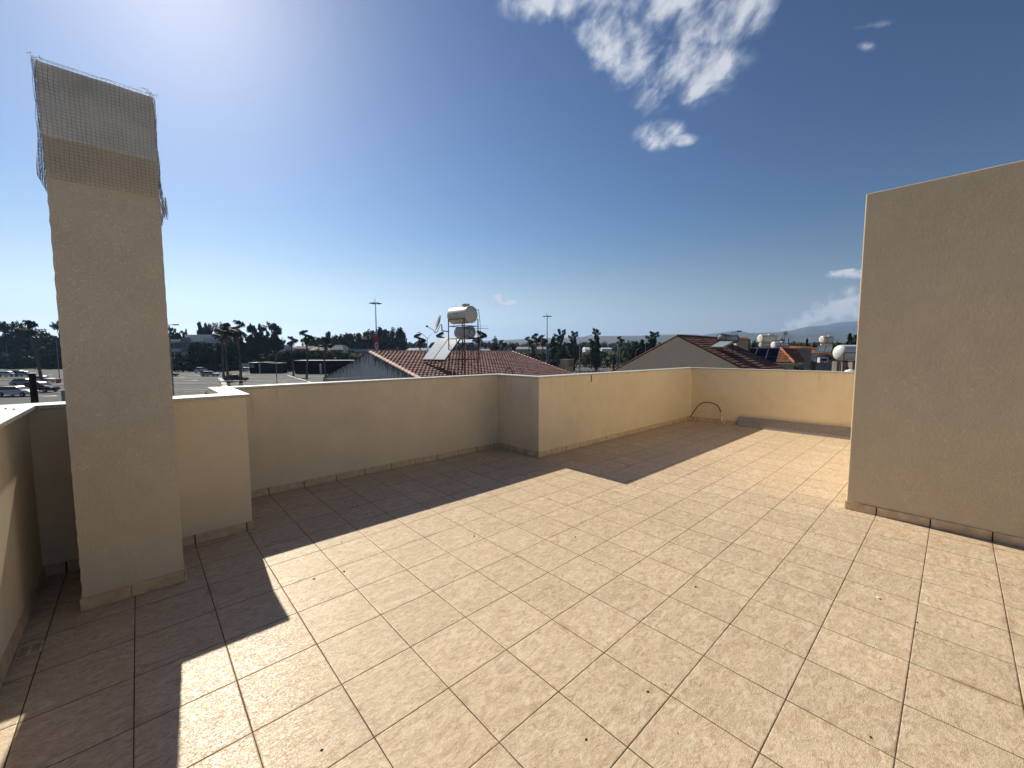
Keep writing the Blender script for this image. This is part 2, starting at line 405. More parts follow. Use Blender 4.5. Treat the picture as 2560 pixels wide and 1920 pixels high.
X['leaf_dark'] = leaf('dark_foliage', (.018, .030, .014), (.045, .065, .026))
X['leaf_mid'] = leaf('green_foliage', (.040, .065, .018), (.105, .135, .034))
X['leaf_euc'] = leaf('eucalyptus_foliage', (.028, .040, .022), (.065, .080, .042))
X['leaf_palm'] = leaf('palm_foliage', (.030, .042, .016), (.075, .090, .035))
X['leaf_dead'] = leaf('dead_palm_leaves', (.07, .055, .035), (.15, .115, .07))
X['leaf_far'] = leaf('distant_foliage', (.022, .034, .018), (.05, .065, .03))
X['hill'] = mat('dry_hillside', (.085, .085, .075), 1, .3, .006, detail=12)
X['tyre'] = mat('rubber', (.012, .012, .012), .8)
# ------------------------------------------------------------------ ground
m = MB(); R0 = 7000
m.add([(-R0, -R0, GZ), (R0, -R0, GZ), (R0, R0, GZ), (-R0, R0, GZ)], [(0, 1, 2, 3)])
tag(m.obj('ground', X['soil']), kind='structure')
poly = [onz(-420, 916), onz(160, 914), onz(400, 931), onz(640, 929), onz(760, 930), onz(900, 926), onz(1250, 905), onz(1640, 903.5), onz(1850, 915)]
base = [pt(1850, 900, 26), pt(1400, 900, 17), pt(900, 900, 14), pt(300, 900, 10), pt(-420, 900, 14)]
m = MB(); vs = [(p.x, p.y, GZ+.004) for p in poly+base]
m.add(vs, [list(range(len(vs)))]); tag(m.obj('car_park', X['asphalt']), kind='structure')
# bay lines and arrows, painted on the asphalt
m = MB()
def strip(a, b, wd, z=GZ+.008):
    a = Vector((a[0], a[1])); b = Vector((b[0], b[1])); d = (b-a).normalized(); n_ = Vector((-d.y, d.x))*wd/2
    m.add([(*(a-n_), z), (*(b-n_), z), (*(b+n_), z), (*(a+n_), z)], [(0, 1, 2, 3)])
ax = Vector((cos(FACE), sin(FACE))); ay = Vector((-ax.y, ax.x)); g0 = Vector((CAM.x, CAM.y))
def GL(x, y): return g0+ax*x+ay*y
for row in (70, 88, 106, 124):
    strip(GL(-105, row), GL(-18, row+6), .12)
    for k in range(34):
        x = -105+k*2.6; a = GL(x, row-4.6+6*k/34); strip(a, a+ay*9.2-ax*.4, .10)
for row in (112, 128, 146, 168):
    strip(GL(8, row), GL(66, row+4), .14)
    for k in range(22):
        a = GL(8+k*2.6, row-4.6); strip(a, a+ay*9.2, .14)
def arrow(px, py, s=1.0, flip=1):
    p = onz(px, py); c = Vector((p.x, p.y)); e1 = ax*flip; e2 = ay
    z = GZ+.012
    P_ = lambda u, v_: (*(c+e1*u*s+e2*v_*s), z)
    m.add([P_(-1.6, -.15), P_(.6, -.15), P_(.6, .15), P_(-1.6, .15)], [(0, 1, 2, 3)])
    m.add([P_(.6, -.9), P_(2.0, 0), P_(.6, .9)], [(0, 1, 2)])
for a in [(483.6, 938.9, 1), (446, 943, 1), (477, 951, 1), (643, 932.6, -1), (617, 937, -1), (116, 937, 1), (112, 990, 1)]: arrow(a[0], a[1], 1, a[2])
tag(m.obj('road_markings', X['paint']), kind='structure')
# kerbed islands under the palms
def kerb(name, pts, wd, lab):
    k = MB(); pts = [Vector((onz(*p).x, onz(*p).y)) for p in pts]
    for a, b in zip(pts, pts[1:]):
        d = (b-a); n_ = max(1, int(d.length/.9)); dn = d.normalized(); q = Vector((-dn.y, dn.x))*wd/2
        for i in range(n_):
            s0 = a+d*(i/n_)+dn*.03; s1 = a+d*((i+1)/n_)-dn*.03
            k.prism([tuple(s0-q), tuple(s1-q), tuple(s1+q), tuple(s0+q)], GZ+.002, GZ+.14)
    return tag(k.obj(name, X['kerb']), lab, 'kerb')
kerb('kerb', [(549, 946), (556, 953), (562, 964), (566, 975)], .9, 'white kerb stones beside the trunks of the leftmost clump of palms')
kerb('kerb', [(719, 939.5), (745, 947), (770, 955), (790, 962)], .7, 'row of white kerb stones between the two slim palms in the car park')
kerb('kerb', [(1492, 908.5), (1556, 910.5)], .8, 'dark low kerb strip with parked cars behind it, right side of the car park').data.materials[0] = X['darkshed']

# ------------------------------------------------------------------ the terrace
m = MB(); m.add([(-1.45, -6, 0), (7.95, -6, 0), (7.95, 3.35, 0), (-1.45, 3.35, 0)], [(0, 1, 2, 3)])
tag(m.obj('terrace_floor', X['floor']), kind='structure')
ZT, ZB = 1.114, 1.090       # top and underside of the coping stones
def wall(name, lab, boxes):
    t = thing(name, lab, 'wall')
    bm_box('plaster_wall', boxes, X['wall'], t, .006)
    return t
def coping(parent, rects):
    m = MB()
    for (x0, x1, y0, y1) in rects: m.box(x0, x1, y0, y1, ZB, ZT)
    return m.obj('coping', X['coping'], parent, .0025)
def skirting(parent, runs):
    "runs: (ax,ay,bx,by, nx,ny) base line on the wall face, n = outward normal"
    m = MB()
    for (x0, y0, x1, y1, nx, ny) in runs:
        L = math.hypot(x1-x0, y1-y0); dx, dy = (x1-x0)/L, (y1-y0)/L
        along_x = abs(dx) > .5; c0 = x0 if along_x else y0; sg = dx if along_x else dy
        cuts = [0]; k0 = c0/TS; k = math.floor(k0)+1 if sg > 0 else math.ceil(k0)-1
        while True:
            s_ = (k*TS-c0)*sg
            if s_ > L-.03: break
            if s_ > .03: cuts.append(s_)
            k += 1 if sg > 0 else -1
        cuts.append(L)
        m.cur = 1
        Pj = lambda s_, o_, z: (x0+dx*s_+nx*o_, y0+dy*s_+ny*o_, z)
        for c_ in cuts[1:-1]:
            jv = [Pj(c_-.0036, -.004, .001), Pj(c_+.0036, -.004, .001), Pj(c_+.0036, .0055, .001), Pj(c_-.0036, .0055, .001), Pj(c_-.0036, -.004, .069), Pj(c_+.0036, -.004, .069), Pj(c_+.0036, .0055, .069), Pj(c_-.0036, .0055, .069)]
            m.add(jv, [(0, 1, 2, 3), (4, 5, 6, 7), (0, 1, 5, 4), (1, 2, 6, 5), (2, 3, 7, 6), (3, 0, 4, 7)])
        m.cur = 0
        for a, b in zip(cuts, cuts[1:]):
            g = .0042; th = .010+random.uniform(-.0015, .002); hh = .074+random.uniform(-.003, .003); sk = random.uniform(-.002, .002)
            a += g; b -= g
            P_ = lambda s_, o_, z: (x0+dx*s_+nx*o_, y0+dy*s_+ny*o_, z)
            v_ = [P_(a, -.006, .001), P_(b, -.006, .001), P_(b, th+sk, .001), P_(a, th, .001),
                  P_(a, -.006, hh), P_(b, -.006, hh+sk), P_(b, th+sk-.002, hh+sk), P_(a, th-.002, hh)]
            m.add(v_, [(0, 1, 2, 3), (4, 5, 6, 7), (0, 1, 5, 4), (1, 2, 6, 5), (2, 3, 7, 6), (3, 0, 4, 7)])
    return m.obj('skirting', [X['skirt'], X['dark_wood']], parent, .0015)
E0 = GZ
tl = wall('parapet_wall', 'cream parapet wall along the left edge, mostly cut off by the photo edge', [(-1.62, -1.435, -6, 2.50, E0, ZB)])
coping(tl, [(-1.66, -1.402, y, y+1.19, ) for y in (-6, -4.8, -3.6, -2.4, -1.2, 0)]+[(-1.66, -1.402, 1.202, 2.477)])
skirting(tl, [(-1.435, -6, -1.435, 2.50, 1, 0)])
tc_ = wall('parapet_wall', 'low cream parapet corner directly behind the tall chimney, with a white capped step', [(-1.62, -1.0, 2.50, 2.67, E0, ZB), (-.998, -.292, 2.42, 2.59, E0, ZB), (-.425, -.295, 2.592, 3.262, E0, ZB)])
coping(tc_, [(-1.66, -1.0, 2.479, 2.69), (-.998, -.268, 2.39, 2.61), (-.437, -.268, 2.612, 3.243)])
skirting(tc_, [(-1.435, 2.50, -1.0, 2.50, 0, -1), (-.998, 2.42, -.285, 2.42, 0, -1), (-.292, 2.42, -.292, 3.26, 1, 0)])
tm_ = wall('parapet_wall', 'long cream parapet wall in front of the pink tiled roof', [(-.425, 3.078, 3.265, 3.392, E0, ZB)])
coping(tm_, [(-.437, 1.19, 3.245, 3.41), (1.192, 2.49, 3.245, 3.41), (2.492, 3.06, 3.245, 3.41)])
skirting(tm_, [(-.292, 3.265, 3.08, 3.265, 0, -1)])
tj = wall('parapet_wall', 'stained cream parapet wall that steps forward at the middle and runs to the far corner', [(3.08, 3.21, 2.552, 3.392, E0, ZB), (3.08, 7.79, 2.41, 2.55, E0, ZB)])
coping(tj, [(3.062, 3.23, 2.572, 3.41), (3.062, 4.25, 2.392, 2.57), (4.252, 5.6, 2.392, 2.57), (5.602, 6.9, 2.392, 2.57), (6.902, 7.93, 2.392, 2.57)])
skirting(tj, [(3.08, 3.262, 3.08, 2.402, -1, 0), (3.07, 2.41, 7.78, 2.41, 0, -1)])
m = MB()
for x in (4.2535, 5.6): pass
tf = wall('parapet_wall', 'cream parapet wall across the far end with a grey plank against it', [(7.792, 7.92, -6, 2.408, E0, ZB)])
coping(tf, [(7.772, 7.94, 1.1, 2.39), (7.772, 7.94, -.3, 1.098), (7.772, 7.94, -1.7, -.302), (7.772, 7.94, -6, -1.702)])
skirting(tf, [(7.79, 2.40, 7.79, -5, -1, 0)])
# rusty run mark under an open coping joint on the stepped wall: thin cracked filler
m = MB(); m.box(4.246, 4.258, 2.402, 2.4095, .985, 1.089); m.obj('joint_crack', mat('rust_stain', (.10, .055, .03), .9, .4, 30), tj)

pm_ = mat('peeled_paint', (.80, .70, .50), .9, .1, 20); dk_ = mat('dark_gap', (.06, .045, .03), .95, .2, 20)
rp = random.Random(21)
def onwall(px, py, y=2.41):
    d = ray(px, py); return CAM+d*((y-CAM.y)/d.y)
for (px, py, rx, rz_, mt_) in [(1474, 957, .042, .055, pm_), (1483, 979, .022, .05, pm_), (1500, 952, .02, .03, pm_), (1608, 929.5, .19, .006, dk_), (1570, 933, .05, .004, dk_), (1700, 922.8, .22, .007, dk_), (1652, 966, .01, .01, dk_), (1300, 952, .02, .05, pm_)]:
    c = onwall(px, py, 2.4085) if px > 1340 else onwall(px, py, 3.2635)
    m = MB(); m.add([(c.x+rx*cos(a)*rp.uniform(.6, 1.15), c.y, c.z+rz_*sin(a)*rp.uniform(.6, 1.15)) for a in [2*pi*k/14 for k in range(14)]], [list(range(14))]); m.obj('paint_patch' if mt_ is pm_ else 'gap', mt_, tj if px > 1340 else tm_)
# stair tower at the right
ts = thing('stair_tower', 'large blank beige stucco block closing the right side of the terrace', 'wall')
m = MB(); m.box(3.835, 7.4, -6, -.79, -.02, 2.815); o = m.obj('stucco_wall', X['stucco_fine'], ts, .008)
skirting(ts, [(3.835, -.785, 3.835, -6, -1, 0), (3.826, -.79, 7.4, -.79, 0, 1)])

# tall chimney
tch = thing('chimney', 'tall square beige stucco chimney with wire mesh over its grey head', 'chimney', (-1.0, 2.05, 0))
def chb(name, boxes, mt, bev=.006): return bm_box(name, [(a+1.0, b+1.0, c-2.05, d-2.05, e, f) for a, b, c, d, e, f in boxes], mt, tch, bev)
m = MB(); nz_ = 26
def wob(s): return .0010*sin(s*61.1)+.0010*sin(s*131.7+1)+.0007*sin(s*271)
x0, x1, y0, y1 = -.212, .232, -.22, .448
rings = []
for i in range(nz_*3+1):
    z = -.02+2.575*i/(nz_*3)
    rings.append([(x0+wob(z), y0, z), (x1+wob(z+5)*.5, y0, z), (x1+wob(z+5)*.5, y1, z), (x0+wob(z), y1, z)])
vs = [p for r in rings for p in r]
m.add(vs, [(i*4+k, i*4+(k+1) % 4, (i+1)*4+(k+1) % 4, (i+1)*4+k) for i in range(len(rings)-1) for k in range(4)])
m.add(rings[-1], [(0, 1, 2, 3)]); m.obj('shaft', X['stucco'], tch)
chb('head', [(-1.216, -.767, 1.826, 2.50, 2.556, 2.918)], X['cement'], .006)
chb('head_band', [(-1.218, -.765, 1.8235, 2.502, 2.72, 2.745)], X['cement'], .002)
# skirting of the chimney
m = MB()
def sk(m, x0, x1, y0, y1, h=.073): m.box(x0, x1, y0, y1, .001, h)
sk(m, -.2225, -.015, -.232, -.2205); sk(m, -.012, .2305, -.231, -.2195, .075); sk(m, .2325, .243, -.231, .0); sk(m, -.2235, -.2125, -.2195, .0); sk(m, .2325, .243, .003, .36); sk(m, -.2235, -.2125, .003, .44)
m.obj('skirting', X['skirt'], tch, .002)
# wire mesh wrapped round the head
m = MB(); rr = .0009
rnd = random.Random(3)
def wire_panel(P_, nu, nv, seedo, droop=.004):
    "P_(u,v) maps panel cell units to a point"
    for i in range(nu+1):
        m.tube([P_(i, j, .0025*sin(i*1.3+j*.7+seedo)+droop*rnd.uniform(-.5, .5)) for j in range(0, nv+1, 2)], rr, 3)
    for j in range(nv+1):
        m.tube([P_(i, j, .0025*sin(i*.9+j*1.1+seedo)+droop*rnd.uniform(-.5, .5)) for i in range(0, nu+1, 2)], rr, 3)
cs = .0178
wire_panel(lambda i, j, w_: (-.226+i*cs*.985+w_*.6, -.236+.004*sin(i*.25)+w_*.6-max(0, 12-j)*.0009, 2.345+j*cs*.99+.0015*sin(i*.8)), 26, 33, 0)
wire_panel(lambda i, j, w_: (-.222+w_*.5-max(0, 14-j)*.0014, -.232+i*cs, 2.352+j*cs*.98), 38, 32, 2)
wire_panel(lambda i, j, w_: (.238+w_*.8+.002*sin(j*.5)+max(0, 18-j)*.0007, -.236+i*cs+w_, 2.28+j*cs*.98), 38, 36, 4, .012)
wire_panel(lambda i, j, w_: (-.226+i*cs, -.232+j*cs, 2.925+.006*abs(sin(i*.3))+w_*.6), 26, 38, 6)
# second layer folded over the face of the head
for cx, sg in ((-.23, 1), (.245, -1)):
    for k in range(9):
        a = Vector((cx+rnd.uniform(-.01, .03)*sg, -.24+rnd.uniform(0, .1), 2.93))
        ps = [a]
        for q in range(4): a = a+Vector((rnd.uniform(-.01, .022)*sg, rnd.uniform(-.01, .012), rnd.uniform(.002, .016)*(1 if q < 2 else -1))); ps.append(a)
        m.tube(ps, rr, 3)
for k in range(14):
    a = Vector((.255+rnd.uniform(0, .008), -.24+rnd.uniform(0, .1), 2.36)); ps = [a]
    for q in range(5): a = a+Vector((rnd.uniform(-.005, .004), rnd.uniform(-.004, .004), -.022)); ps.append(a)
    m.tube(ps, rr, 3)
m.obj('wire_mesh', X['wire'], tch)

# drain, plank, socket and cable
td = thing('floor_drain', 'small slotted floor drain beside the left parapet', 'drain', (-1.375, 1.565, 0))
bm_box('grate', [(-.042, .042, -.05, .05, .001, .006)], X['skirt'], td, .001)
m = MB()
for sx_ in (-.02, .02):
    for k in range(5): m.box(sx_-.014, sx_+.014, -.038+k*.017, -.033+k*.017, .0055, .0066)
m.obj('slots', X['black'], td)
tp = thing('stone_plank', 'long grey granite plank leaning on edge against the far parapet', 'plank', (7.715, .4, 0))
m = MB(); m.add([(-.062, -1.9, .002), (-.062, 1.02, .002), (-.032, 1.02, .002), (-.032, -1.9, .002),
                 (.015, -1.9, .185), (.015, 1.02, .180), (.045, 1.02, .178), (.045, -1.9, .183)],
                [(0, 1, 2, 3), (4, 5, 6, 7), (0, 1, 5, 4), (1, 2, 6, 5), (2, 3, 7, 6), (3, 0, 4, 7)])
m.obj('granite_board', X['slab'], tp, .003)
tb = thing('cable_outlet', 'white conduit stub on a beige block with a black cable arching out of it', 'cable', (7.705, 1.72, 0))
m = MB(); m.box(-.055, .06, -.062, .062, .001, .068); m.obj('block', X['skirt'], tb, .006)
m = MB(); m.tube([(0, 0, .066), (0, .005, .11), (0, .01, .135), (-.005, -.006, .165), (0, .015, .20), (0, .03, .235)], [.02, .022, .016, .02, .026, .02], 10)
m.obj('conduit', X['white'], tb)
m = MB(); P0 = [(1.715+.035, .225), (1.80, .33), (1.85, .375), (1.93, .405), (2.03, .41), (2.12, .385), (2.20, .315), (2.26, .225), (2.32, .13), (2.36, .055)]
def spline(pts, n=6):
    out = []
    for i in range(len(pts)-1):
        p0, p1, p2, p3 = (Vector(pts[max(0, min(len(pts)-1, i+k))]) for k in (-1, 0, 1, 2))
        for k in range(n):
            t = k/n; out.append(.5*((2*p1)+(p2-p0)*t+(2*p0-5*p1+4*p2-p3)*t*t+(3*p1-p0-3*p2+p3)*t**3))
    out.append(Vector(pts[-1])); return out
m.tube([(0+.02*sin(a.x*5), a.x-1.72, a.y) for a in spline([Vector((y, z, 0)) for y, z in P0])], .0095, 8)
m.obj('black_cable', X['black'], tb)
# crumbs and dead leaves lying about
m = MB(); rd = random.Random(11)
spots = [[.474, 2.807], [.573, 2.834], [.578, 2.782], [.5, 2.602], [.489, 2.505], [.684, 2.524], [.65, 2.403], [.493, 2.344], [.541, 2.343], [.514, 2.08], [.412, 3.036], [.189, 2.669], [3.102, 1.867], [2.799, 2.948], [2.886, 2.829], [.16, 1.694], [-.158, 1.296], [.016, 1.254], [.963, 1.084], [1.536, .537], [.245, -.545], [-.495, .082], [.614, -.592], [1.547, -.393], [2.223, -1.171], [2.082, -1.339], [1.041, -1.264], [2.049, -.583], [-.1, 3.15], [-.02, 3.12]]
for (x, y) in spots+[(rd.uniform(-1, 7), rd.uniform(-2, 3.1)) for _ in range(40)]:
    big = [x, y] in spots; s = rd.uniform(.005, .011) if big else rd.uniform(.0015, .004)
    n_ = 6; a0 = rd.random()*6
    v_ = [(x+s*cos(a0+k*pi/3)*rd.uniform(.5, 1.3), y+s*sin(a0+k*pi/3)*rd.uniform(.4, .9), .0008+rd.uniform(0, .001)) for k in range(n_)]
    m.add(v_+[(x, y, .002+s*.45)], [(k, (k+1) % n_, n_) for k in range(n_)])
for (x, y) in [(-1.52, 2.2), (-1.50, 2.36), (-1.46, 2.3), (-1.55, 2.5), (-.40, 3.3), (-.36, 3.34), (-.33, 2.75), (.43, 3.40), (1.2, 3.40)]:
    s = .008; m.add([(x-s, y-s, ZT+.001), (x+s, y-.4*s, ZT+.001), (x+s*.7, y+s, ZT+.001), (x-s, y+s*.6, ZT+.001), (x, y, ZT+.007)], [(0, 1, 4), (1, 2, 4), (2, 3, 4), (3, 0, 4)])
tag(m.obj('debris', X['dark_wood']), kind='stuff', cat='debris', label='dark crumbs and dead leaf bits scattered over the tiles and copings')
m = MB(); m.box(-.012, .012, -.006, .006, .001, .006); tag(m.obj('paper_scrap', X['whitew'], loc=(2.223, -1.171, 0), rz=.4), 'tiny white paper scrap lying on the sunny tiles at the right', 'litter')
# ------------------------------------------------------------------ tiled roof slopes
def slope(mb, o, eu, ev, L0, L1, V, tw=.27, course=.34, amp=.035, step=.03, u_lo=None, u_hi=None, seed=1, nsub=5):
    """corrugated tile courses. o = top corner, eu = along the ridge, ev = down the slope; u limits may change with v"""
    rn = random.Random(seed); n_ = eu.cross(ev).normalized()
    if n_.z < 0: n_ = -n_
    nc = int(V/course)
    for k in range(nc):
        va, vb = k*course, (k+1)*course
        ua = u_lo((va+vb)/2) if u_lo else L0; ub = u_hi((va+vb)/2) if u_hi else L1
        nt = max(1, int(round((ub-ua)/tw))); off = (k % 2)*.0
        rows = [[], []]; wd = (ub-ua)/nt
        for i in range(nt):
            dz = rn.uniform(-.004, .004); dv = rn.uniform(-.012, .012)
            base = len(mb.v); vs = []
            for (v_, lift) in ((va-.02, 0), (vb+dv, step), (vb+dv, -.01)):
                for s_ in range(nsub+1):
                    f = s_/nsub; u = ua+(i+f)*wd
                    h = amp*(.5-.5*cos(2*pi*f))**.8
                    if lift < 0: h = 0
                    vs.append(o+eu*u+ev*v_+n_*(h+lift+dz))
            c = nsub+1
            fs = [(r*c+s_, r*c+s_+1, (r+1)*c+s_+1, (r+1)*c+s_) for r in (0, 1) for s_ in range(nsub)]
            mb.add(vs, fs)
def caps(mb, a, b, r=.09, L=.38, n=6):
    a = Vector(a); b = Vector(b); d = b-a; k = max(1, int(d.length/L)); dn = d.normalized()
    side = dn.cross(Vector((0, 0, 1))).normalized(); up = side.cross(dn)
    for i in range(k):
        p = a+d*(i/k); q = a+d*((i+1)/k)+dn*.03
        vs = [c_+side*cos(pi*j/n)*rr_+up*(sin(pi*j/n)*rr_*.8+lf) for c_, rr_, lf in ((p, r*1.08, .02), (q, r*.92, 0)) for j in range(n+1)]
        mb.add(vs, [(j, j+1, j+n+2, j+n+1) for j in range(n)]+[list(range(n+1))], True)
Z3 = Vector((0, 0, 1))
def camrel(lat, dep, z): return CAM+_r*lat+FH*dep+Z3*z      # metres right of, ahead of and above the eye

# ---- house A: pink tiled gable roof left of the middle
psi = radians(42)
e1 = _r*sin(psi)+FH*cos(psi); e2 = -_r*cos(psi)+FH*sin(psi)     # ridge direction, gable direction (away)
DA = 28.0; rA = pt(921, 880.2, DA); rA = Vector((rA.x, rA.y, CAM.z+.02)); LA = .528*DA; tA = tan(radians(15.5))
hA = thing('house', 'house with a pink tiled roof and a grey stained gable end, carrying water tanks', 'house', (rA.x, rA.y, GZ), atan2(e1.y, e1.x))
HH = rA.z-GZ
m = MB(); Wn, Wf = 7.2, 7.4
def gpoly(x):  return [(x, -Wn, 0), (x, Wf, 0), (x, Wf, HH-.05-Wf*tA), (x, 0, HH-.05), (x, -Wn, HH-.05-Wn*tA)]
vs = gpoly(0)+gpoly(LA); m.add(vs, [(0, 1, 2, 3, 4), (9, 8, 7, 6, 5), (0, 4, 9, 5), (1, 6, 7, 2), (2, 7, 8, 3), (3, 8, 9, 4), (0, 5, 6, 1)])
om = m.obj('wall', X['gable'], hA)
om.data.transform(Matrix.Translation((0, 0, -HH))); om.location = (0, 0, HH)
m = MB(); lx, ly = Vector((1, 0, 0)), Vector((0, 1, 0))
cs_, sn_ = cos(atan2(tA, 1)), sin(atan2(tA, 1))
slope(m, Vector((.12, -.05, HH-.01)), lx, Vector((0, -cs_, -sn_)), .12, LA-.1, Wn/cs_, .31, .36, .065, .07, seed=4)
m.add([Vector((0, 0, HH-.02)), Vector((LA, 0, HH-.02)), Vector((LA, Wf, HH-.02-Wf*tA)), Vector((0, Wf, HH-.02-Wf*tA))], [(0, 1, 2, 3)])
m.obj('tiled_roof', X['tileA'], hA)
m = MB(); caps(m, (0, 0, HH+.02), (LA, 0, HH+.02), .12, .42)
m.obj('ridge_caps', X['tileA'], hA)
m = MB(); caps(m, (.07, -.15, HH+.01-.15*tA), (.07, -Wn, HH+.01-Wn*tA), .13, .36); m.obj('edge_caps', X['ridge'], hA); m = MB(); caps(m, (LA-.05, -.05, HH), (LA-.05, -Wn, HH-Wn*tA), .12, .36)
m.obj('edge_caps', X['ridge'], hA)
# lower wing and chimney of the same house
pch = pt(1417, 934, 36.5)
tc2 = thing('chimney', 'squat beige chimney with dark smoke openings at the lower end of the pink roof', 'chimney', (pch.x, pch.y, GZ), atan2(e1.y, e1.x))
zt = pt(1417, 898, 36.5).z-GZ
bm_box('shaft', [(-.42, .42, -.42, .42, 0, zt-.62), (-.42, -.30, -.42, .42, zt-.62, zt-.08), (.30, .42, -.42, .42, zt-.62, zt-.08), (-.12, .02, -.42, -.3, zt-.62, zt-.08), (-.3, .3, .3, .42, zt-.62, zt-.08)], X['beige'], tc2, .01)
bm_box('flue', [(-.29, .29, -.29, .29, zt-.62, zt-.10)], X['black'], tc2)
bm_box('cap', [(-.5, .5, -.5, .5, zt-.08, zt)], X['greyw'], tc2, .01)
# red painted corner below the chimney = flashing on the roof
m = MB(); m.add([(-.43, -.43, zt-2.4), (.1, -.43, zt-2.4), (-.43, -.43, zt-1.0), (-.43, .3, zt-2.4), (-.43, .3, zt-1.3)], [(0, 1, 2), (0, 2, 4, 3)]); m.obj('flashing', X['tileC'], tc2)

# ---- tank stand with tanks, collectors, dish and aerial on roof A
A0 = camrel(-3.03, 26, 0); A0 = Vector((A0.x, A0.y, 0)); rzA = atan2(e2.y, e2.x)   # local x = e2 (back-left), y = -e1
def LZ(py, D=26.0): return CAM.z-(py-880.5)*D/FPX
zb = LZ(938); ST = (1.55, 1.2)
st = thing('tank_stand', 'rusty steel stand on the pink roof holding the cream tank and boiler', 'stand', (A0.x, A0.y, 0), rzA)
def roofz(x, y):  # height of roof A under a point given in stand coordinates
    p = A0+e2*x-e1*y; d = (Vector((p.x, p.y, 0))-Vector((rA.x, rA.y, 0))).dot(e2); return rA.z-abs(d)*tA
m = MB(); legs = [(0, 0), (ST[0], 0), (0, -ST[1]), (ST[0], -ST[1])]
ztop = [LZ(797)]*4
for i, (x, y) in enumerate(legs):
    l = MB(); l.bar((x, y, roofz(x, y)-.02), (x, y, ztop[i]), .035, 4); l.obj('leg', X['rust'], st)
for z in (LZ(797), LZ(814), LZ(846), LZ(899)):
    for a, b in ((0, 1), (1, 3), (3, 2), (2, 0)):
        if z > LZ(800) and (a, b) in ((1, 3), (2, 0)): continue
        m.bar((*legs[a], z), (*legs[b], z), .028 if z > 2 else .022, 4)
m.bar((*legs[0], LZ(850)), (legs[2][0], legs[2][1], LZ(915)), .015, 4); m.bar((*legs[2], LZ(860)), (legs[3][0], legs[3][1], LZ(915)), .015, 4)
m.bar((*legs[0], LZ(915)), (*legs[1], LZ(860)), .015, 4); m.bar((.8, 0, LZ(880)), (0, -1.2, LZ(930)), .015, 4)
m.obj('cross_bars', X['rust'], st)
m = MB(); m.bar((-.05, -1.35, roofz(0, -1.3)), (-.05, -1.35, LZ(800)), .018, 5); m.bar((-.1, -.62, LZ(771)), (-.02, -1.25, LZ(773)), .02, 5); m.bar((-.02, -1.25, LZ(773)), (-.02, -1.35, LZ(800)), .02, 5)
m.bar((1.3, -.3, LZ(800)), (1.3, -.3, LZ(770)), .015, 5); m.bar((1.75, -.4, LZ(800)), (1.75, -.4, LZ(770)), .015, 5)
for x, y in ((.3, -1.0), (.55, -.5), (1.2, -.9)): m.bar((x, y, LZ(846)), (x, y, LZ(812)), .014, 5)
m.tube(spline([Vector((.5, .25, .2)), Vector((.45, .2, .9)), Vector((.3, .1, 1.3)), Vector((.2, -.2, 1.9))]), .02, 5)
m.obj('pipes', X['metal'], st)
def tank(name, lab, loc, rz, L, r, mt, neck=None, bands=0, grp=None, dome=.18, band_mat=None):
    t = thing(name, lab, 'tank', loc, rz, grp); m = MB()
    pr = [(0, -L/2)]+[(r*sin(a), -L/2+dome*r*(1-cos(a))) for a in (.5, .9, 1.2, 1.45)]+[(r, -L/2+dome*r+.02)]
    pr2 = pr+[(a, -b) for a, b in pr[::-1]]
    m.lathe(pr2, 'x', (0, 0, 0), 28); m.obj('body', mt, t)
    if neck:
        m = MB(); m.lathe([(neck[1]*.86, 0), (neck[1]*.9, neck[2]*.55), (neck[1], neck[2]), (neck[1], neck[2]+.03), (0, neck[2]+.05)], 'z', (neck[0], 0, r-.05), 18)
        m.obj('lid', mt, t)
    for k in range(bands):
        m = MB(); x = (-.25+.5*k)*L/2; m.lathe([(r+.004, -.03), (r+.012, -.02), (r+.012, .02), (r+.004, .03)], 'x', (x, 0, 0), 28); m.obj('band', band_mat or X['darkmetal'], t)
    return t
pc = A0-e1*(-.6)+e2*.83; pc = A0+e1*.6+e2*.86
t1 = tank('water_tank', 'big cream cylindrical water tank lying on the rusty stand above the pink roof', (pc.x, pc.y, LZ(788.5, 26.8)), rzA, 1.95, .555, X['tank'], (-.35, .27, .16))
m = MB()
for dx in (-.1, .12, .2): m.box(dx-.03, dx+.04, .545, .56, .05, .10)
m.obj('lettering', X['darkmetal'], t1)
pc2 = A0+e1*.6+e2*.62
t2 = tank('boiler', 'grey metal boiler under the big cream tank on the rusty stand', (pc2.x, pc2.y, LZ(831, 26.6)), rzA, 1.45, .40, X['tankg'], None, 0, None, .3)
m = MB(); m.lathe([(.18, 0), (.2, .02), (.17, .02)], 'x', (-.735, 0, 0), 16); m.bar((-.74, .28, .3), (-.74, .32, -.35), .02, 5); m.bar((-.74, .32, -.35), (-.74, -.3, -.38), .03, 5); m.obj('fittings', X['darkmetal'], t2)
# collectors
pb = camrel(-6.15, 28, LZ(898, 28)-CAM.z)            # lower left corner
tcx = thing('solar_collector', 'pair of solar collectors shining white beside the tank stand on the pink roof', 'solar panel', (pb.x, pb.y, pb.z), atan2(-e2.y, -e2.x))
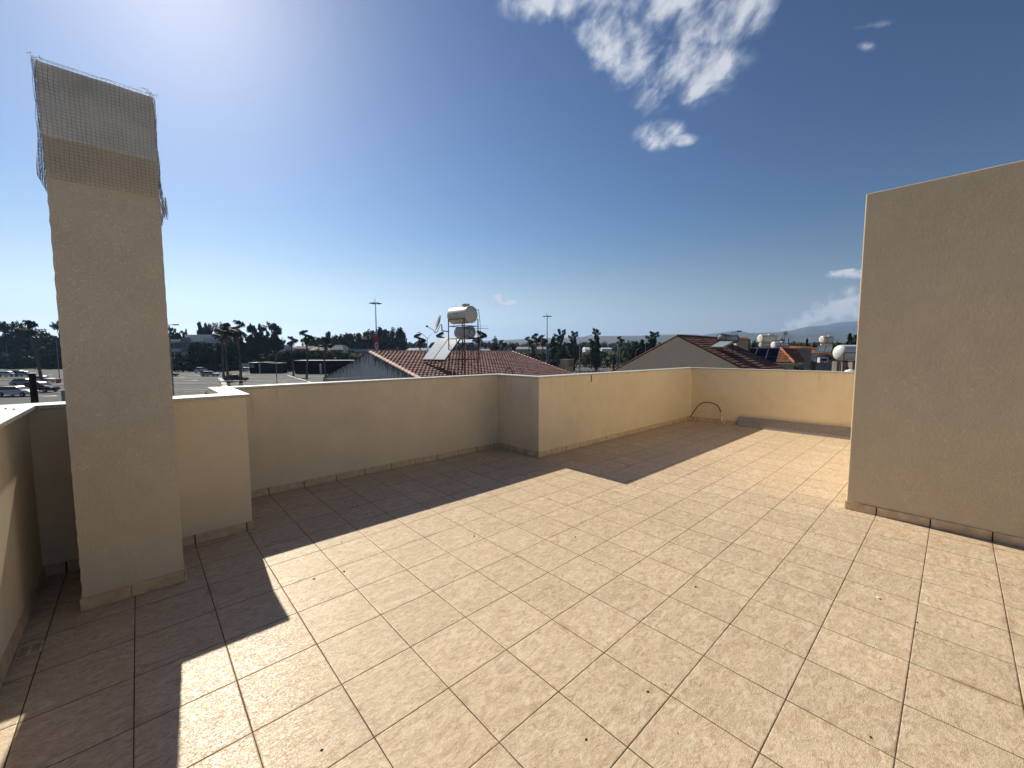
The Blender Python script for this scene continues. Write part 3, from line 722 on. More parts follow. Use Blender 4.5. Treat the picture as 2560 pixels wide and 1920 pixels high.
# local x = -e2 (towards right/near), y = +e1
wv = Vector((0, 1.38, LZ(845.4, 28.9)-pb.z)); ln = wv.length; wn_ = wv.normalized(); nn_ = Vector((1, 0, 0)).cross(wn_)
def pslab(mb, x0, x1, s0, s1, t0, t1):
    vs = [Vector((x, 0, 0))+wn_*s+nn_*t for t in (t0, t1) for (x, s) in ((x0, s0), (x1, s0), (x1, s1), (x0, s1))]
    mb.add(vs, [(0, 1, 2, 3), (4, 5, 6, 7), (0, 1, 5, 4), (1, 2, 6, 5), (2, 3, 7, 6), (3, 0, 4, 7)])
for k in (0, 1):
    m = MB(); pslab(m, k*1.24, k*1.24+1.19, 0, ln, -.09, 0); m.obj('panel_case', X['darkmetal'], tcx)
    m = MB(); pslab(m, k*1.24+.04, k*1.24+1.15, .04, ln-.04, .001, .008); m.obj('glass', X['glass_c'], tcx)
m = MB(); m.bar((0, .02, -.1), (2.45, .02, -.1), .03, 4)
for x in (.3, 2.3): m.bar((x, .1, -.1), (x, .1, -.62), .025, 4); m.bar((x, 1.3, 1.3), (x, 1.3, -.75), .025, 4); m.bar((x, .1, -.1), (x, 1.3, -.3), .02, 4)
m.obj('frame', X['rust'], tcx)
# dish
pdp = pt(1098.4, 809, 27.2)
tdi = thing('satellite_dish', 'satellite dish on an arm, left of the cream tank above the pink roof', 'dish', tuple(pdp), rzA)
m = MB(); dn_ = Vector((.72, .62, .30)).normalized(); dn_ = Matrix.Rotation(-rzA, 3, 'Z') @ (-_r*.90-FH*.30+Z3*.34).normalized()
a_ = dn_.orthogonal().normalized(); b_ = dn_.cross(a_); nr = 6; nk = 24; R_ = .66
vs = [Vector((0, 0, 0))]+[(a_*cos(2*pi*k/nk)+b_*sin(2*pi*k/nk))*(R_*j/nr)+dn_*(.16*(j/nr)**2) for j in range(1, nr+1) for k in range(nk)]
fs = [(0, 1+k, 1+(k+1) % nk) for k in range(nk)]+[(1+(j-1)*nk+k, 1+j*nk+k, 1+j*nk+(k+1) % nk, 1+(j-1)*nk+(k+1) % nk) for j in range(1, nr) for k in range(nk)]
m.add(vs, fs, True); od = m.obj('reflector', X['dish'], tdi); md = od.modifiers.new('thickness', 'SOLIDIFY'); md.thickness = .02
m = MB(); LR = Matrix.Rotation(-rzA, 3, 'Z')
low = LR @ Vector(pt(1092, 831, 27.2)-pdp); lnb = LR @ Vector(pt(1065, 814, 27.0)-pdp)
m.bar(low, lnb, .018, 5); m.bar(-dn_*.16, LR @ Vector(pt(1105, 827, 27.2)-pdp), .035, 6); m.bar(LR @ Vector(pt(1105, 827, 27.2)-pdp), LR @ Vector(pt(1121, 829, 27.04)-pdp), .035, 6)
m.bar(low, -dn_*.1, .02, 5); m.obj('arm', X['darkmetal'], tdi)
m = MB(); m.bar(lnb-Vector((0, 0, .05)), lnb+dn_*-.14, .06, 8); m.obj('receiver', X['black'], tdi)
# aerial
pa = pt(1161, 820.5, 26.05); pb2 = pt(1221, 821.5, 26.4)
tae = thing('tv_aerial', 'thin television aerial sticking out to the right under the cream tank', 'aerial', tuple(pa), 0)
m = MB(); d_ = pb2-pa; m.bar((0, 0, 0), d_, .016, 4)
for k in range(7):
    c_ = d_*(.55+.07*k); m.bar(c_-Vector((.04, .05, -.16-.01*k)), c_+Vector((.04, .05, .12)), .007, 3)
m.obj('rods', X['darkmetal'], tae)
# pipe hoops and vents on roof A
for i, (px, lab) in enumerate([(1272.5, 'dark pipe hoop on the pink roof, left one of the touching pair'), (1296, 'paler pipe hoop on the pink roof, right one of the touching pair')]):
    a = pt(px-11, 944, 24.5); b = pt(px+11, 944, 24.5); c = (a+b)/2; h = pt(px, 920, 24.5).z-c.z
    m = MB(); dd = (b-a)/2; m.tube([c-dd*cos(t_)+Z3*(h*sin(t_)**.8 if sin(t_) > 0 else 0) for t_ in [pi*k/12 for k in range(13)]], .028, 6)
    tag(m.obj('pipe_hoop', X['darkmetal'] if i == 0 else X['metal']), lab, 'pipe', 'pipe hoops on the pink roof')
tvp = pt(1131, 926, 25); tv = thing('vent_pipe', 'white bent vent pipes poking out of the pink roof under the tank stand', 'pipe', tuple(tvp), 0)
m = MB(); 
for dx in (0, .26): m.tube([_r*dx+Z3*-.5, _r*dx+Z3*.1, _r*(dx-.02)+Z3*.26], .022, 6)
m.obj('pipes', X['whitew'], tv)

# ---- house B: beige gable with brown roof right of the middle
XB = 18.0
def WB(x, y, z): return Vector((CAM.x+x, CAM.y+y, CAM.z+z))
pkz = .0402*XB; yr = .475*XB; tB = .505
hB = thing('house', 'house with a plain beige gable and a brown tiled roof carrying a small solar heater', 'house', (CAM.x+XB, CAM.y+yr, GZ), 0)
HB = CAM.z+pkz-GZ; LB = 4.75; Wb, Wbf = 3.05, 3.6
m = MB()
def gp2(x): return [(x, -Wb, 0), (x, Wbf, 0), (x, Wbf, HB-.03-Wbf*tB), (x, 0, HB-.03), (x, -Wb, HB-.03-Wb*tB)]
vs = gp2(0)+gp2(LB); m.add(vs, [(0, 1, 2, 3, 4), (9, 8, 7, 6, 5), (0, 4, 9, 5), (1, 6, 7, 2), (2, 7, 8, 3), (3, 8, 9, 4), (0, 5, 6, 1)])
m.obj('wall', plaster('weathered_beige_render', (.66, .53, .39), 0, False), hB)
m = MB(); th = atan2(tB, 1)
slope(m, Vector((.05, -.02, HB)), lx, Vector((0, -cos(th), -sin(th))), -.03, LB-.4, (Wb+.1)/cos(th), .36, .215, .006, .028, seed=8, nsub=2, u_hi=lambda v_: LB-.35+.08*v_)
m.add([Vector((0, 0, HB-.01)), Vector((LB, 0, HB-.01)), Vector((LB, Wbf, HB-.01-Wbf*tB)), Vector((0, Wbf, HB-.01-Wbf*tB))], [(0, 1, 2, 3)])
m.obj('tiled_roof', X['tileB'], hB)
m = MB(); m.bar((0, 0, HB+.03), (LB-.3, 0, HB+.03), .045, 6); m.bar((0, 0, HB+.03), (0, -Wb-.1, HB+.03-(Wb+.1)*tB), .03, 5); m.bar((0, 0, HB+.03), (0, Wbf, HB+.03-Wbf*tB), .03, 5)
m.bar((LB-.35, 0, HB+.03), (LB-.05, -Wb-.1, HB+.03-(Wb+.1)*tB), .04, 5)
m.obj('roof_edging', X['tileB'], hB)
# solar heater on roof B
ps = pt(1820, 846.5, 20.6); th_ = thing('solar_heater', 'shiny steel solar water heater with one tilted panel on the brown roof', 'solar heater', tuple(ps), 0)
m = MB(); Lx = .88; m.lathe([(0, -Lx), (.20, -Lx), (.225, -Lx+.03), (.225, Lx-.03), (.20, Lx), (0, Lx)], 'x', (0, 0, 0), 20); m.obj('cylinder', mat('polished_steel', (.40, .37, .33), .38, .1, 3, metal=.7), th_)
m = MB(); m.lathe([(.231, -.05), (.236, 0), (.236, .05), (.19, .06), (.18, .02)], 'x', (Lx-.02, 0, 0), 20); m.obj('end_ring', X['black'], th_); m = MB(); m.lathe([(.23, -.02), (.236, 0), (.23, .02)], 'x', (-Lx+.02, 0, 0), 20); m.obj('end_ring', X['black'], th_)
m = MB()
a, b, c, d = (ps*-1+pt(1777, 866.5, 18.4)), (ps*-1+pt(1807, 867, 17.9)), (ps*-1+pt(1832, 853.5, 18.6)), (ps*-1+pt(1800, 853, 19.2))
nn2 = (b-a).cross(d-a).normalized(); nn2 = nn2 if nn2.z > 0 else -nn2
m.add([a, b, c, d, a-nn2*.08, b-nn2*.08, c-nn2*.08, d-nn2*.08], [(0, 1, 2, 3), (4, 5, 6, 7), (0, 1, 5, 4), (1, 2, 6, 5), (2, 3, 7, 6), (3, 0, 4, 7)]); m.obj('panel', X['panel_dull'], th_)
m = MB()
for q, dz in ((a, -.25), (b, -.75), (c, -1.3), (d, -.9)): m.bar(q-nn2*.05, q+Vector((0, 0, dz)), .022, 4)
m.bar(b+Vector((0, 0, -.5)), c+Vector((0, 0, -.6)), .018, 4); m.bar((-.6, 0, -.2), (-.6, 0, -.9), .025, 4); m.bar((.7, 0, -.2), (.7, 0, -1.3), .025, 4); m.obj('frame', X['rust'], th_)
pa = pt(1843, 832, 30); ta = thing('tv_aerial', 'small dark aerial on a pole behind the steel solar heater', 'aerial', tuple(pa), FACE)
m = MB(); m.bar((0, 0, 0), (0, 0, -2.0), .025, 5); m.bar((-.36, .1, 0), (.3, -.1, .12), .02, 4)
for k in range(6): m.bar((-.36+k*.12, .1-.036*k, -.12+.02*k), (-.36+k*.12, .1-.036*k, .16+.02*k), .008, 3)
m.box(-.03, .28, -.03, .03, .06, .15); m.obj('rods', X['darkmetal'], ta)

# ---- houses further right; boxes in metres right / away / up from a photo point
def S(px, D, px0): return (px-px0)*D/FPX
def zz(py, D): return CAM.z-(py-880.5)*D/FPX - GZ
def bld(name, lab, cat, px, D, rz=FACE, grp=None):
    p = pt(px, 880, D); return thing(name, lab, cat, (p.x, p.y, GZ), rz, grp)
# stair cabin
c0 = bld('cabin', 'small cream rooftop cabin with a red tiled cap, behind the solar heater', 'cabin', 1842, 33)
bm_box('wall', [(0, .92, 0, 1.0, 0, zz(850, 33))], X['cream'], c0, .01)
m = MB(); m.box(-.06, 1.0, -.08, 1.1, zz(850, 33), zz(848.5, 33)); m.box(-.02, .96, -.03, 1.0, zz(848.5, 33)+.002, zz(843.5, 33), (.1, .3)); m.obj('tiled_roof', X['tileC'], c0)
bm_box('opening', [(.25, .33, -.006, .02, zz(861.5, 33), zz(860, 33))], X['black'], c0)
bm_box('side_pillar', [(.94, 1.04, -.05, .2, 0, zz(850, 33)-.01)], X['tileC'], c0)
# house C with PV panels and hipped terracotta roof
DC = 34.0
hC = bld('house', 'house with a terracotta hipped roof and three dark solar panels, right of the brown roof', 'house', 1866, DC)
zr, zeC = zz(871.3, DC), zz(907.5, DC)
def C(px, py, D): 
    p = pt(px, py, D); q = Matrix.Rotation(-FACE, 3, 'Z') @ (p-Vector((hC.location.x, hC.location.y, GZ))); return q
rL, rR = C(1862, 871.5, 35.5), C(1952, 871.5, 35.5); rR2 = C(1991, 872.5, 37.5)
eL, eM, eR = C(1838, 908, 33.2), C(1986, 908, 33.2), C(2014, 904, 36.0)
m = MB()
ev_ = Vector((0, (eM-rR).y, (eM-rR).z)); Vl = ev_.length; ev_.normalize()
dxr = (eM.x-rR.x)/Vl; dxl = (eL.x-rL.x)/Vl
slope(m, Vector((0, rL.y, rL.z)), lx, ev_, 0, 1, Vl, .2, .3, .035, .03, u_lo=lambda v_: rL.x+dxl*v_, u_hi=lambda v_: rR.x+dxr*v_, seed=3, nsub=4)
m.add([rR, rR2, eR, eM], [(0, 1, 2, 3)]); m.add([rL, rR, rR2, rL+Vector((0, 3, 0))], [(0, 1, 2, 3)])
eu2 = (rR2-rR); ev2 = (eM-rR)
for k in range(9):          # course lines on the shaded hip
    a = rR+ev2*(k/9); b = rR2+(eR-rR2)*(k/9); m.bar(a+Z3*.02, b+Z3*.02, .035, 4)
m.obj('tiled_roof', X['tileC'], hC)
m = MB(); caps(m, rR+Z3*.03, eM+Z3*.03, .10, .3); caps(m, rL+Z3*.02, rR+Z3*.02, .07, .4); m.obj('hip_caps', X['ridge'] if False else X['tileC'], hC)
m = MB(); yw = eM.y+.25
m.box(eL.x, eM.x+.15, yw, yw+6, 0, zz(909, DC)); m.obj('wall', X['cream'], hC)
m = MB(); m.box(eL.x, eM.x+.6, yw-.35, yw-.001, zz(913, 33.2), zz(908.6, 33.2)); m.box(eL.x, eM.x+.45, yw-.2, yw-.0015, zz(916.5, 33.2), zz(913.2, 33.2)); m.obj('cornice', X['cream'], hC, .02)
m = MB(); m.box(S(1993, 33, 1866), S(2012, 33, 1866), yw+.5, yw+5, 0, zz(912, 33)); m.obj('side_wall', X['greyw'], hC)
for px in (1994, 2006): 
    m = MB(); m.box(S(px, 33.4, 1866), S(px+5.5, 33.4, 1866), yw+.44, yw+.49, zz(930, 33.4), zz(921, 33.4)); m.obj('window', X['glass_d'], hC)
# PV array = three panels on rails over that roof
a, b, c, d = pt(1867, 870.2, 33.4), pt(1949.5, 870.9, 33.4), pt(1940.8, 907, 32.3), pt(1850, 906, 32.3)
tpv = thing('solar_array', 'row of three framed dark blue solar panels on the terracotta roof', 'solar panel', tuple(d), 0)
for k in range(3):
    def Q(u, v_, o=0): 
        t_ = d+(c-d)*u; s_ = a+(b-a)*u; return t_+(s_-t_)*v_-d+nrm*o
    nrm = (b-a).cross(d-a).normalized(); nrm = nrm if nrm.z > 0 else -nrm
    u0, u1 = k/3+.004, (k+1)/3-.004
    m = MB(); vs = [Q(u, v_, o) for o in (-.05, 0) for (u, v_) in ((u0, 0), (u1, 0), (u1, 1), (u0, 1))]
    m.add(vs, [(0, 1, 2, 3), (4, 5, 6, 7), (0, 1, 5, 4), (1, 2, 6, 5), (2, 3, 7, 6), (3, 0, 4, 7)])
    pn = m.obj('panel', X['alu'], tpv)
    m = MB()
    for (va, vb) in ((.02, .405), (.42, .98)):
        m.add([Q(u0+.016, va, .006), Q(u1-.016, va, .006), Q(u1-.016, vb, .006), Q(u0+.016, vb, .006)], [(0, 1, 2, 3)])
    m.obj('cells', X['pv'], pn)
    m = MB()
    for j in range(1, 6):
        u = u0+.016+(u1-u0-.032)*j/6; p_, q_ = Q(u-.0012, .02, .009), Q(u+.0012, .02, .009); r_, s_ = Q(u+.0012, .98, .009), Q(u-.0012, .98, .009)
        m.add([p_, q_, r_, s_], [(0, 1, 2, 3)])
    m.obj('grid_lines', mat('cell_lines', (.05, .06, .10), .4) if k == 0 else bpy.data.materials['cell_lines'], pn)
# two tanks behind the PV panels
def stand(name, lab, loc, rz, L, wd, h, top=None, grp=None):
    t = thing(name, lab, 'stand', loc, rz, grp); m = MB()
    for x in (-L/2, L/2):
        for y in (-wd/2, wd/2):
            l = MB(); l.bar((x, y, -h), (x, y, top or 0), .03, 4); l.obj('leg', X['darkmetal'], t)
    for z in (0, top or -.2):
        for (x0_, y0_, x1_, y1_) in ((-L/2, -wd/2, L/2, -wd/2), (L/2, -wd/2, L/2, wd/2), (L/2, wd/2, -L/2, wd/2), (-L/2, wd/2, -L/2, -wd/2)): m.bar((x0_, y0_, z), (x1_, y1_, z), .022, 4)
    m.obj('rails', X['darkmetal'], t); return t
DT = 44.0
p = pt(1918.5, 846.5, DT); tank('water_tank', 'long cream water tank above the solar panels, the largest of the far tanks', tuple(p), FACE+.18, 1.95, .42, X['tank'], (.38, .28, .10))
p = pt(1917, 857, DT); stand('tank_stand', 'dark metal stand under the long cream tank above the solar panels', tuple(p), FACE+.18, 1.5, .8, 2.2, .42)
p = pt(1913, 862.5, DT-.4); tank('boiler', 'grey boiler on its side below the long cream tank', tuple(p), FACE+.18, 1.3, .22, X['tankg'])
p = pt(1949, 862.5, DT-2); tank('water_tank', 'smaller white water tank with dark straps, beside the grey boiler', tuple(p), FACE+.15, 1.6, .33, X['tankw'], (.3, .22, .08), 2)
p = pt(1952, 870.5, DT-2); stand('tank_stand', 'low dark stand under the strapped white tank', tuple(p), FACE+.15, 1.3, .6, 2, .22)
hD = bld('house', 'house hidden behind the terracotta roof, its flat roof carrying the far tanks', 'house', 1895, DT, FACE)
bm_box('wall', [(-1.5, 4.6, -1.6, 5, 0, zz(871.6, DT))], X['greyw'], hD)
p = pt(1963, 833.5, 60); td2 = thing('satellite_dish', 'small white dish on a pole against the hills, right of the cream tank', 'dish', tuple(p), FACE)
m = MB(); m.lathe([(0, .12), (.15, .1), (.28, .03), (.34, -.06), (.30, -.05)], 'y', (0, 0, 0), 16); m.obj('reflector', X['tankw'], td2)
m = MB(); m.bar((.05, .15, 0), (.05, .15, -1.7), .035, 5); m.bar((.05, .15, -.1), (0, -.1, 0), .03, 4); m.obj('pole', X['darkmetal'], td2)
# house E: red roof with collectors, flat grey panels and AC box
DE = 46.0
hE = bld('house', 'house with a dusty red roof, grey flat panels and a red chimney, at the right', 'house', 2040, DE, FACE+.06)
f_ = lambda px: S(px, DE, 2040)
m = MB(); m.box(f_(1960), f_(2150), .6, 10, 0, zz(886, DE)); m.obj('upper_wall', X['greyw'], hE)
m = MB(); A_, B_, C_, D_ = (f_(1992), 5, zz(863, 52)), (f_(2066), 5, zz(866, 52)), (f_(2072), .5, zz(884, DE)), (f_(1975), .5, zz(884, DE))
m.add([A_, B_, C_, D_], [(0, 1, 2, 3)]); m.add([B_, (f_(2120), 5, zz(868, 52)), (f_(2130), -1.2, zz(904, 45)), (f_(2062), -1.2, zz(904, 45))], [(0, 1, 2, 3)])
for k in range(8):
    m.bar((f_(2064), 4.2-k*.75, zz(869+k*4.6, 51-k*.8)), (f_(2122), 4.2-k*.75, zz(870+k*4.6, 51-k*.8)), .04, 4)
m.obj('tiled_roof', X['tileC'], hE)
bm_box('chimney', [(f_(1977), f_(1990), 2, 2.8, zz(880, DE), zz(851, DE)), (f_(1975), f_(1992), 1.9, 2.9, zz(851, DE)+.002, zz(849, DE))], X['tileC'], hE, .01)
m = MB(); m.box(f_(1992), f_(2052), -2.6, -2.4, 0, zz(903, 43)); m.obj('wall', X['greyw'], hE)
m = MB(); m.box(f_(2079), f_(2092), -2.9, -2.6, 0, zz(904, 43)); m.box(f_(2052), f_(2079), -2.58, -2.4, 0, zz(905, 43)); m.obj('pale_wall', X['beige'], hE)
bm_box('window', [(f_(2084), f_(2091), -2.94, -2.905, zz(935, 43), zz(928, 43)), (f_(2082), f_(2092), -3.1, -2.91, zz(922.6, 43), zz(921, 43))], X['glass_d'], hE)
m = MB(); m.bar((f_(2047), -2.7, zz(905, 43)), (f_(2048), -2.7, zz(925, 43)), .03, 5); m.obj('drain_pipe', X['whitew'], hE)
tg = thing('flat_panels', 'six flat grey panels lying on the house roof below the twin collectors', 'solar panel', tuple(pt(2030, 892, 44)), FACE)
pq = [pt(1991, 881, 47), pt(2073, 882, 47), pt(2055, 904, 43.5), pt(2012, 902, 43.5)]; og = pt(2030, 892, 44); Rm = Matrix.Rotation(-FACE, 3, 'Z')
for i in range(3):
    for j in range(2):
        def Q(u, v_, o=0):
            t_ = pq[0]+(pq[1]-pq[0])*u; s_ = pq[3]+(pq[2]-pq[3])*u; return Rm @ (t_+(s_-t_)*v_-og)+Vector((0, 0, o))
        u0, u1, v0, v1 = i/3+.01, (i+1)/3-.01, j/2+.015, (j+1)/2-.015
        m = MB(); vs = [Q(u, v_, o) for o in (-.05, 0) for (u, v_) in ((u0, v0), (u1, v0), (u1, v1), (u0, v1))]
        m.add(vs, [(0, 1, 2, 3), (4, 5, 6, 7), (0, 1, 5, 4), (1, 2, 6, 5), (2, 3, 7, 6), (3, 0, 4, 7)]); m.obj('panel', X['slate'] if 'slate' in X else X.setdefault('slate', mat('grey_panel_glass', (.05, .055, .065), .35, .1)), tg)
tk = thing('solar_collector', 'twin pale green collectors tilted below the far small white tank', 'solar panel', tuple(pt(2059, 872, 47)), FACE)
og = pt(2059, 872, 47)
for k in (0, 1):
    q4 = [pt(2046+k*19.2, 864.3, 47.5), pt(2062.5+k*18.5, 864.5+k*.6, 47.5), pt(2057+k*20, 879.3, 46), pt(2038+k*19.5, 879, 46)]
    q4 = [Rm @ (q-og) for q in q4]; m = MB(); m.add(q4+[q-Vector((0, -.05, .07)) for q in q4], [(0, 1, 2, 3), (4, 5, 6, 7), (0, 1, 5, 4), (1, 2, 6, 5), (2, 3, 7, 6), (3, 0, 4, 7)])
    pn = m.obj('panel', X['glass_g'] if 'glass_g' in X else X.setdefault('glass_g', mat('pale_green_glass', (.24, .29, .25), .25, .1)), tk)
    m = MB()
    for i in range(4): m.bar(q4[i], q4[(i+1) % 4], .03, 4)
    m.obj('panel_edge', X['alu'], pn)
p = pt(2066.5, 848.5, 49); tank('water_tank', 'small cream water tank with one strap, above the twin green collectors', tuple(p), FACE+.1, 1.42, .40, X['tank'], (.35, .2, .06), 1)
p = pt(2066, 858, 49); stand('tank_stand', 'dark stand under the small strapped cream tank', tuple(p), FACE+.1, 1.2, .6, 1.4)
p = pt(2066, 861.8, 48.5); tank('boiler', 'slim pale boiler directly above the twin green collectors', tuple(p), FACE+.1, 1.45, .10, X['tankw'])
ta = thing('air_conditioner', 'white outdoor air conditioning box on the wall below the grey panels', 'air conditioner', tuple(pt(2060, 903.5, 40)), FACE)
bm_box('casing', [(-.42, .40, 0, .35, -.02, .36), (-.42, -.34, -.02, .34, -.12, -.021), (.32, .40, -.02, .34, -.12, -.021)], X['tankw'], ta, .015)
m = MB(); m.box(-.34, .28, -.012, -.002, .03, .30); m.obj('grille', X['black'], ta)
# near big white tank and what stands under it
DN = 17.0
p = pt(2140, 882, DN); tank('water_tank', 'big white water tank at the right, half hidden by the stucco block', tuple(p), FACE+.10, 1.75, .325, X['tankw'], None, 0, None, .5)
p = pt(2137, 882, DN-.35); ts2 = thing('tank_stand', 'rusty pipe stand under the big white tank at the right', 'stand', tuple(p), FACE+.1)
m = MB(); zt_ = S(882, DN, 903)
m.bar((-.48, 0, .0), (.9, 0, .0), .022, 4); m.bar((-.55, -.02, -.36), (.9, -.02, -.36), .03, 4)
for x in (-.62, -.5, -.32): m.bar((x, .05*x, .0 if x > -.55 and x < -.4 else -.36), (x, .05*x, -3.2), .022, 5)
m.obj('pipes', X['rust'], ts2)
m = MB(); m.bar((-.68, .1, -.36), (-.68, .1, -2.4), .03, 5); m.bar((-.42, .1, -.36), (-.42, .1, -2.4), .026, 5); m.obj('pale_pipes', X['cream'], ts2)
hF = bld('house', 'grey rendered house with a white framed opening under the big white tank', 'house', 2128, DN+3, FACE)
g_ = lambda px: S(px, DN+3, 2128)
bm_box('wall', [(g_(2133), g_(2180), 0, .3, 0, zz(903, DN+3)), (g_(2110), g_(2122), .5, .7, 0, zz(905, DN+3))], X['greyw'], hF)
bm_box('window_frame', [(g_(2122), g_(2123.5), .5, .56, zz(935, 20), zz(905.5, 20)), (g_(2131), g_(2132.7), .5, .56, zz(935, 20), zz(905.5, 20)), (g_(2123.6), g_(2130.9), .5, .56, zz(907.5, 20), zz(905.5, 20)), (g_(2123.6), g_(2130.9), .5, .55, zz(915, 20), zz(914, 20)), (g_(2123.6), g_(2130.9), .5, .55, zz(921, 20), zz(920, 20))], X['whitew'], hF)
bm_box('window_glass', [(g_(2123), g_(2132), .58, .6, zz(935, 20), zz(906, 20))], X['glass_d'], hF)
p = pt(2127, 933, 12.5); tw = thing('water_drum', 'white plastic drum just above the far parapet beside the stucco block', 'tank', tuple(p), FACE)
m = MB(); m.lathe([(.17, -.5), (.175, .02), (.15, .075), (.11, .10), (.06, .105), (.06, .125), (0, .13)], 'z', (0, 0, 0), 10); m.obj('body', X['tankw'], tw)
# ------------------------------------------------------------------ hills
def heights(tab, px):
    for (a, ya), (b, yb) in zip(tab, tab[1:]):
        if a <= px <= b: 
            t = (px-a)/(b-a); t = t*t*(3-2*t); return ya+(yb-ya)*t
    return tab[0][1] if px < tab[0][0] else tab[-1][1]
def range_(name, tab, D0, D1, px0, px1, n, rows, amp, seed):
    rn = random.Random(seed); m = MB(); vs = []
    ph = [rn.uniform(0, 6) for _ in range(8)]
    for j in range(rows+1):
        f = j/rows
        for i in range(n+1):
            px = px0+(px1-px0)*i/n; D = D0+(D1-D0)*f; p = pt(px, 880, D); top = pt(px, heights(tab, px), D1).z-GZ
            wv_ = sum(sin(i*.11*(k+1)+j*.9+ph[k])*amp/(k+1.5) for k in range(6))
            z = GZ-3+(top+3)*f**1.15+(wv_*sin(pi*f) if 0 < j < rows else wv_*.06)
            vs.append((p.x, p.y, z))
    for i in range(n+1):
        px = px0+(px1-px0)*i/n; p = pt(px, 880, D1*1.10); vs.append((p.x, p.y, GZ-5))
    m.add(vs, [(j*(n+1)+i, j*(n+1)+i+1, (j+1)*(n+1)+i+1, (j+1)*(n+1)+i) for j in range(rows+1) for i in range(n)], True)
    return tag(m.obj(name, X['hill']), kind='structure')
T1 = [(1150, 858), (1240, 850), (1372, 845), (1510, 840), (1580, 840), (1654, 836.5), (1735, 835.5), (1760, 838), (1880, 832.5), (1959, 829.8), (1985, 835.5), (2063, 828.5), (2097, 831.8), (2150, 826.5), (2400, 822)]
T2 = [(1700, 846), (1790, 833), (1824, 828.2), (1851, 828), (1875, 833), (1935, 832), (1957, 828), (2030, 815.5), (2051, 814), (2098, 806), (2148, 803), (2300, 790)]
range_('hills', T1, 2200, 3600, 1150, 2420, 160, 10, 18, 2)
range_('mountain', T2, 5000, 6200, 1690, 2420, 80, 6, 30, 5)

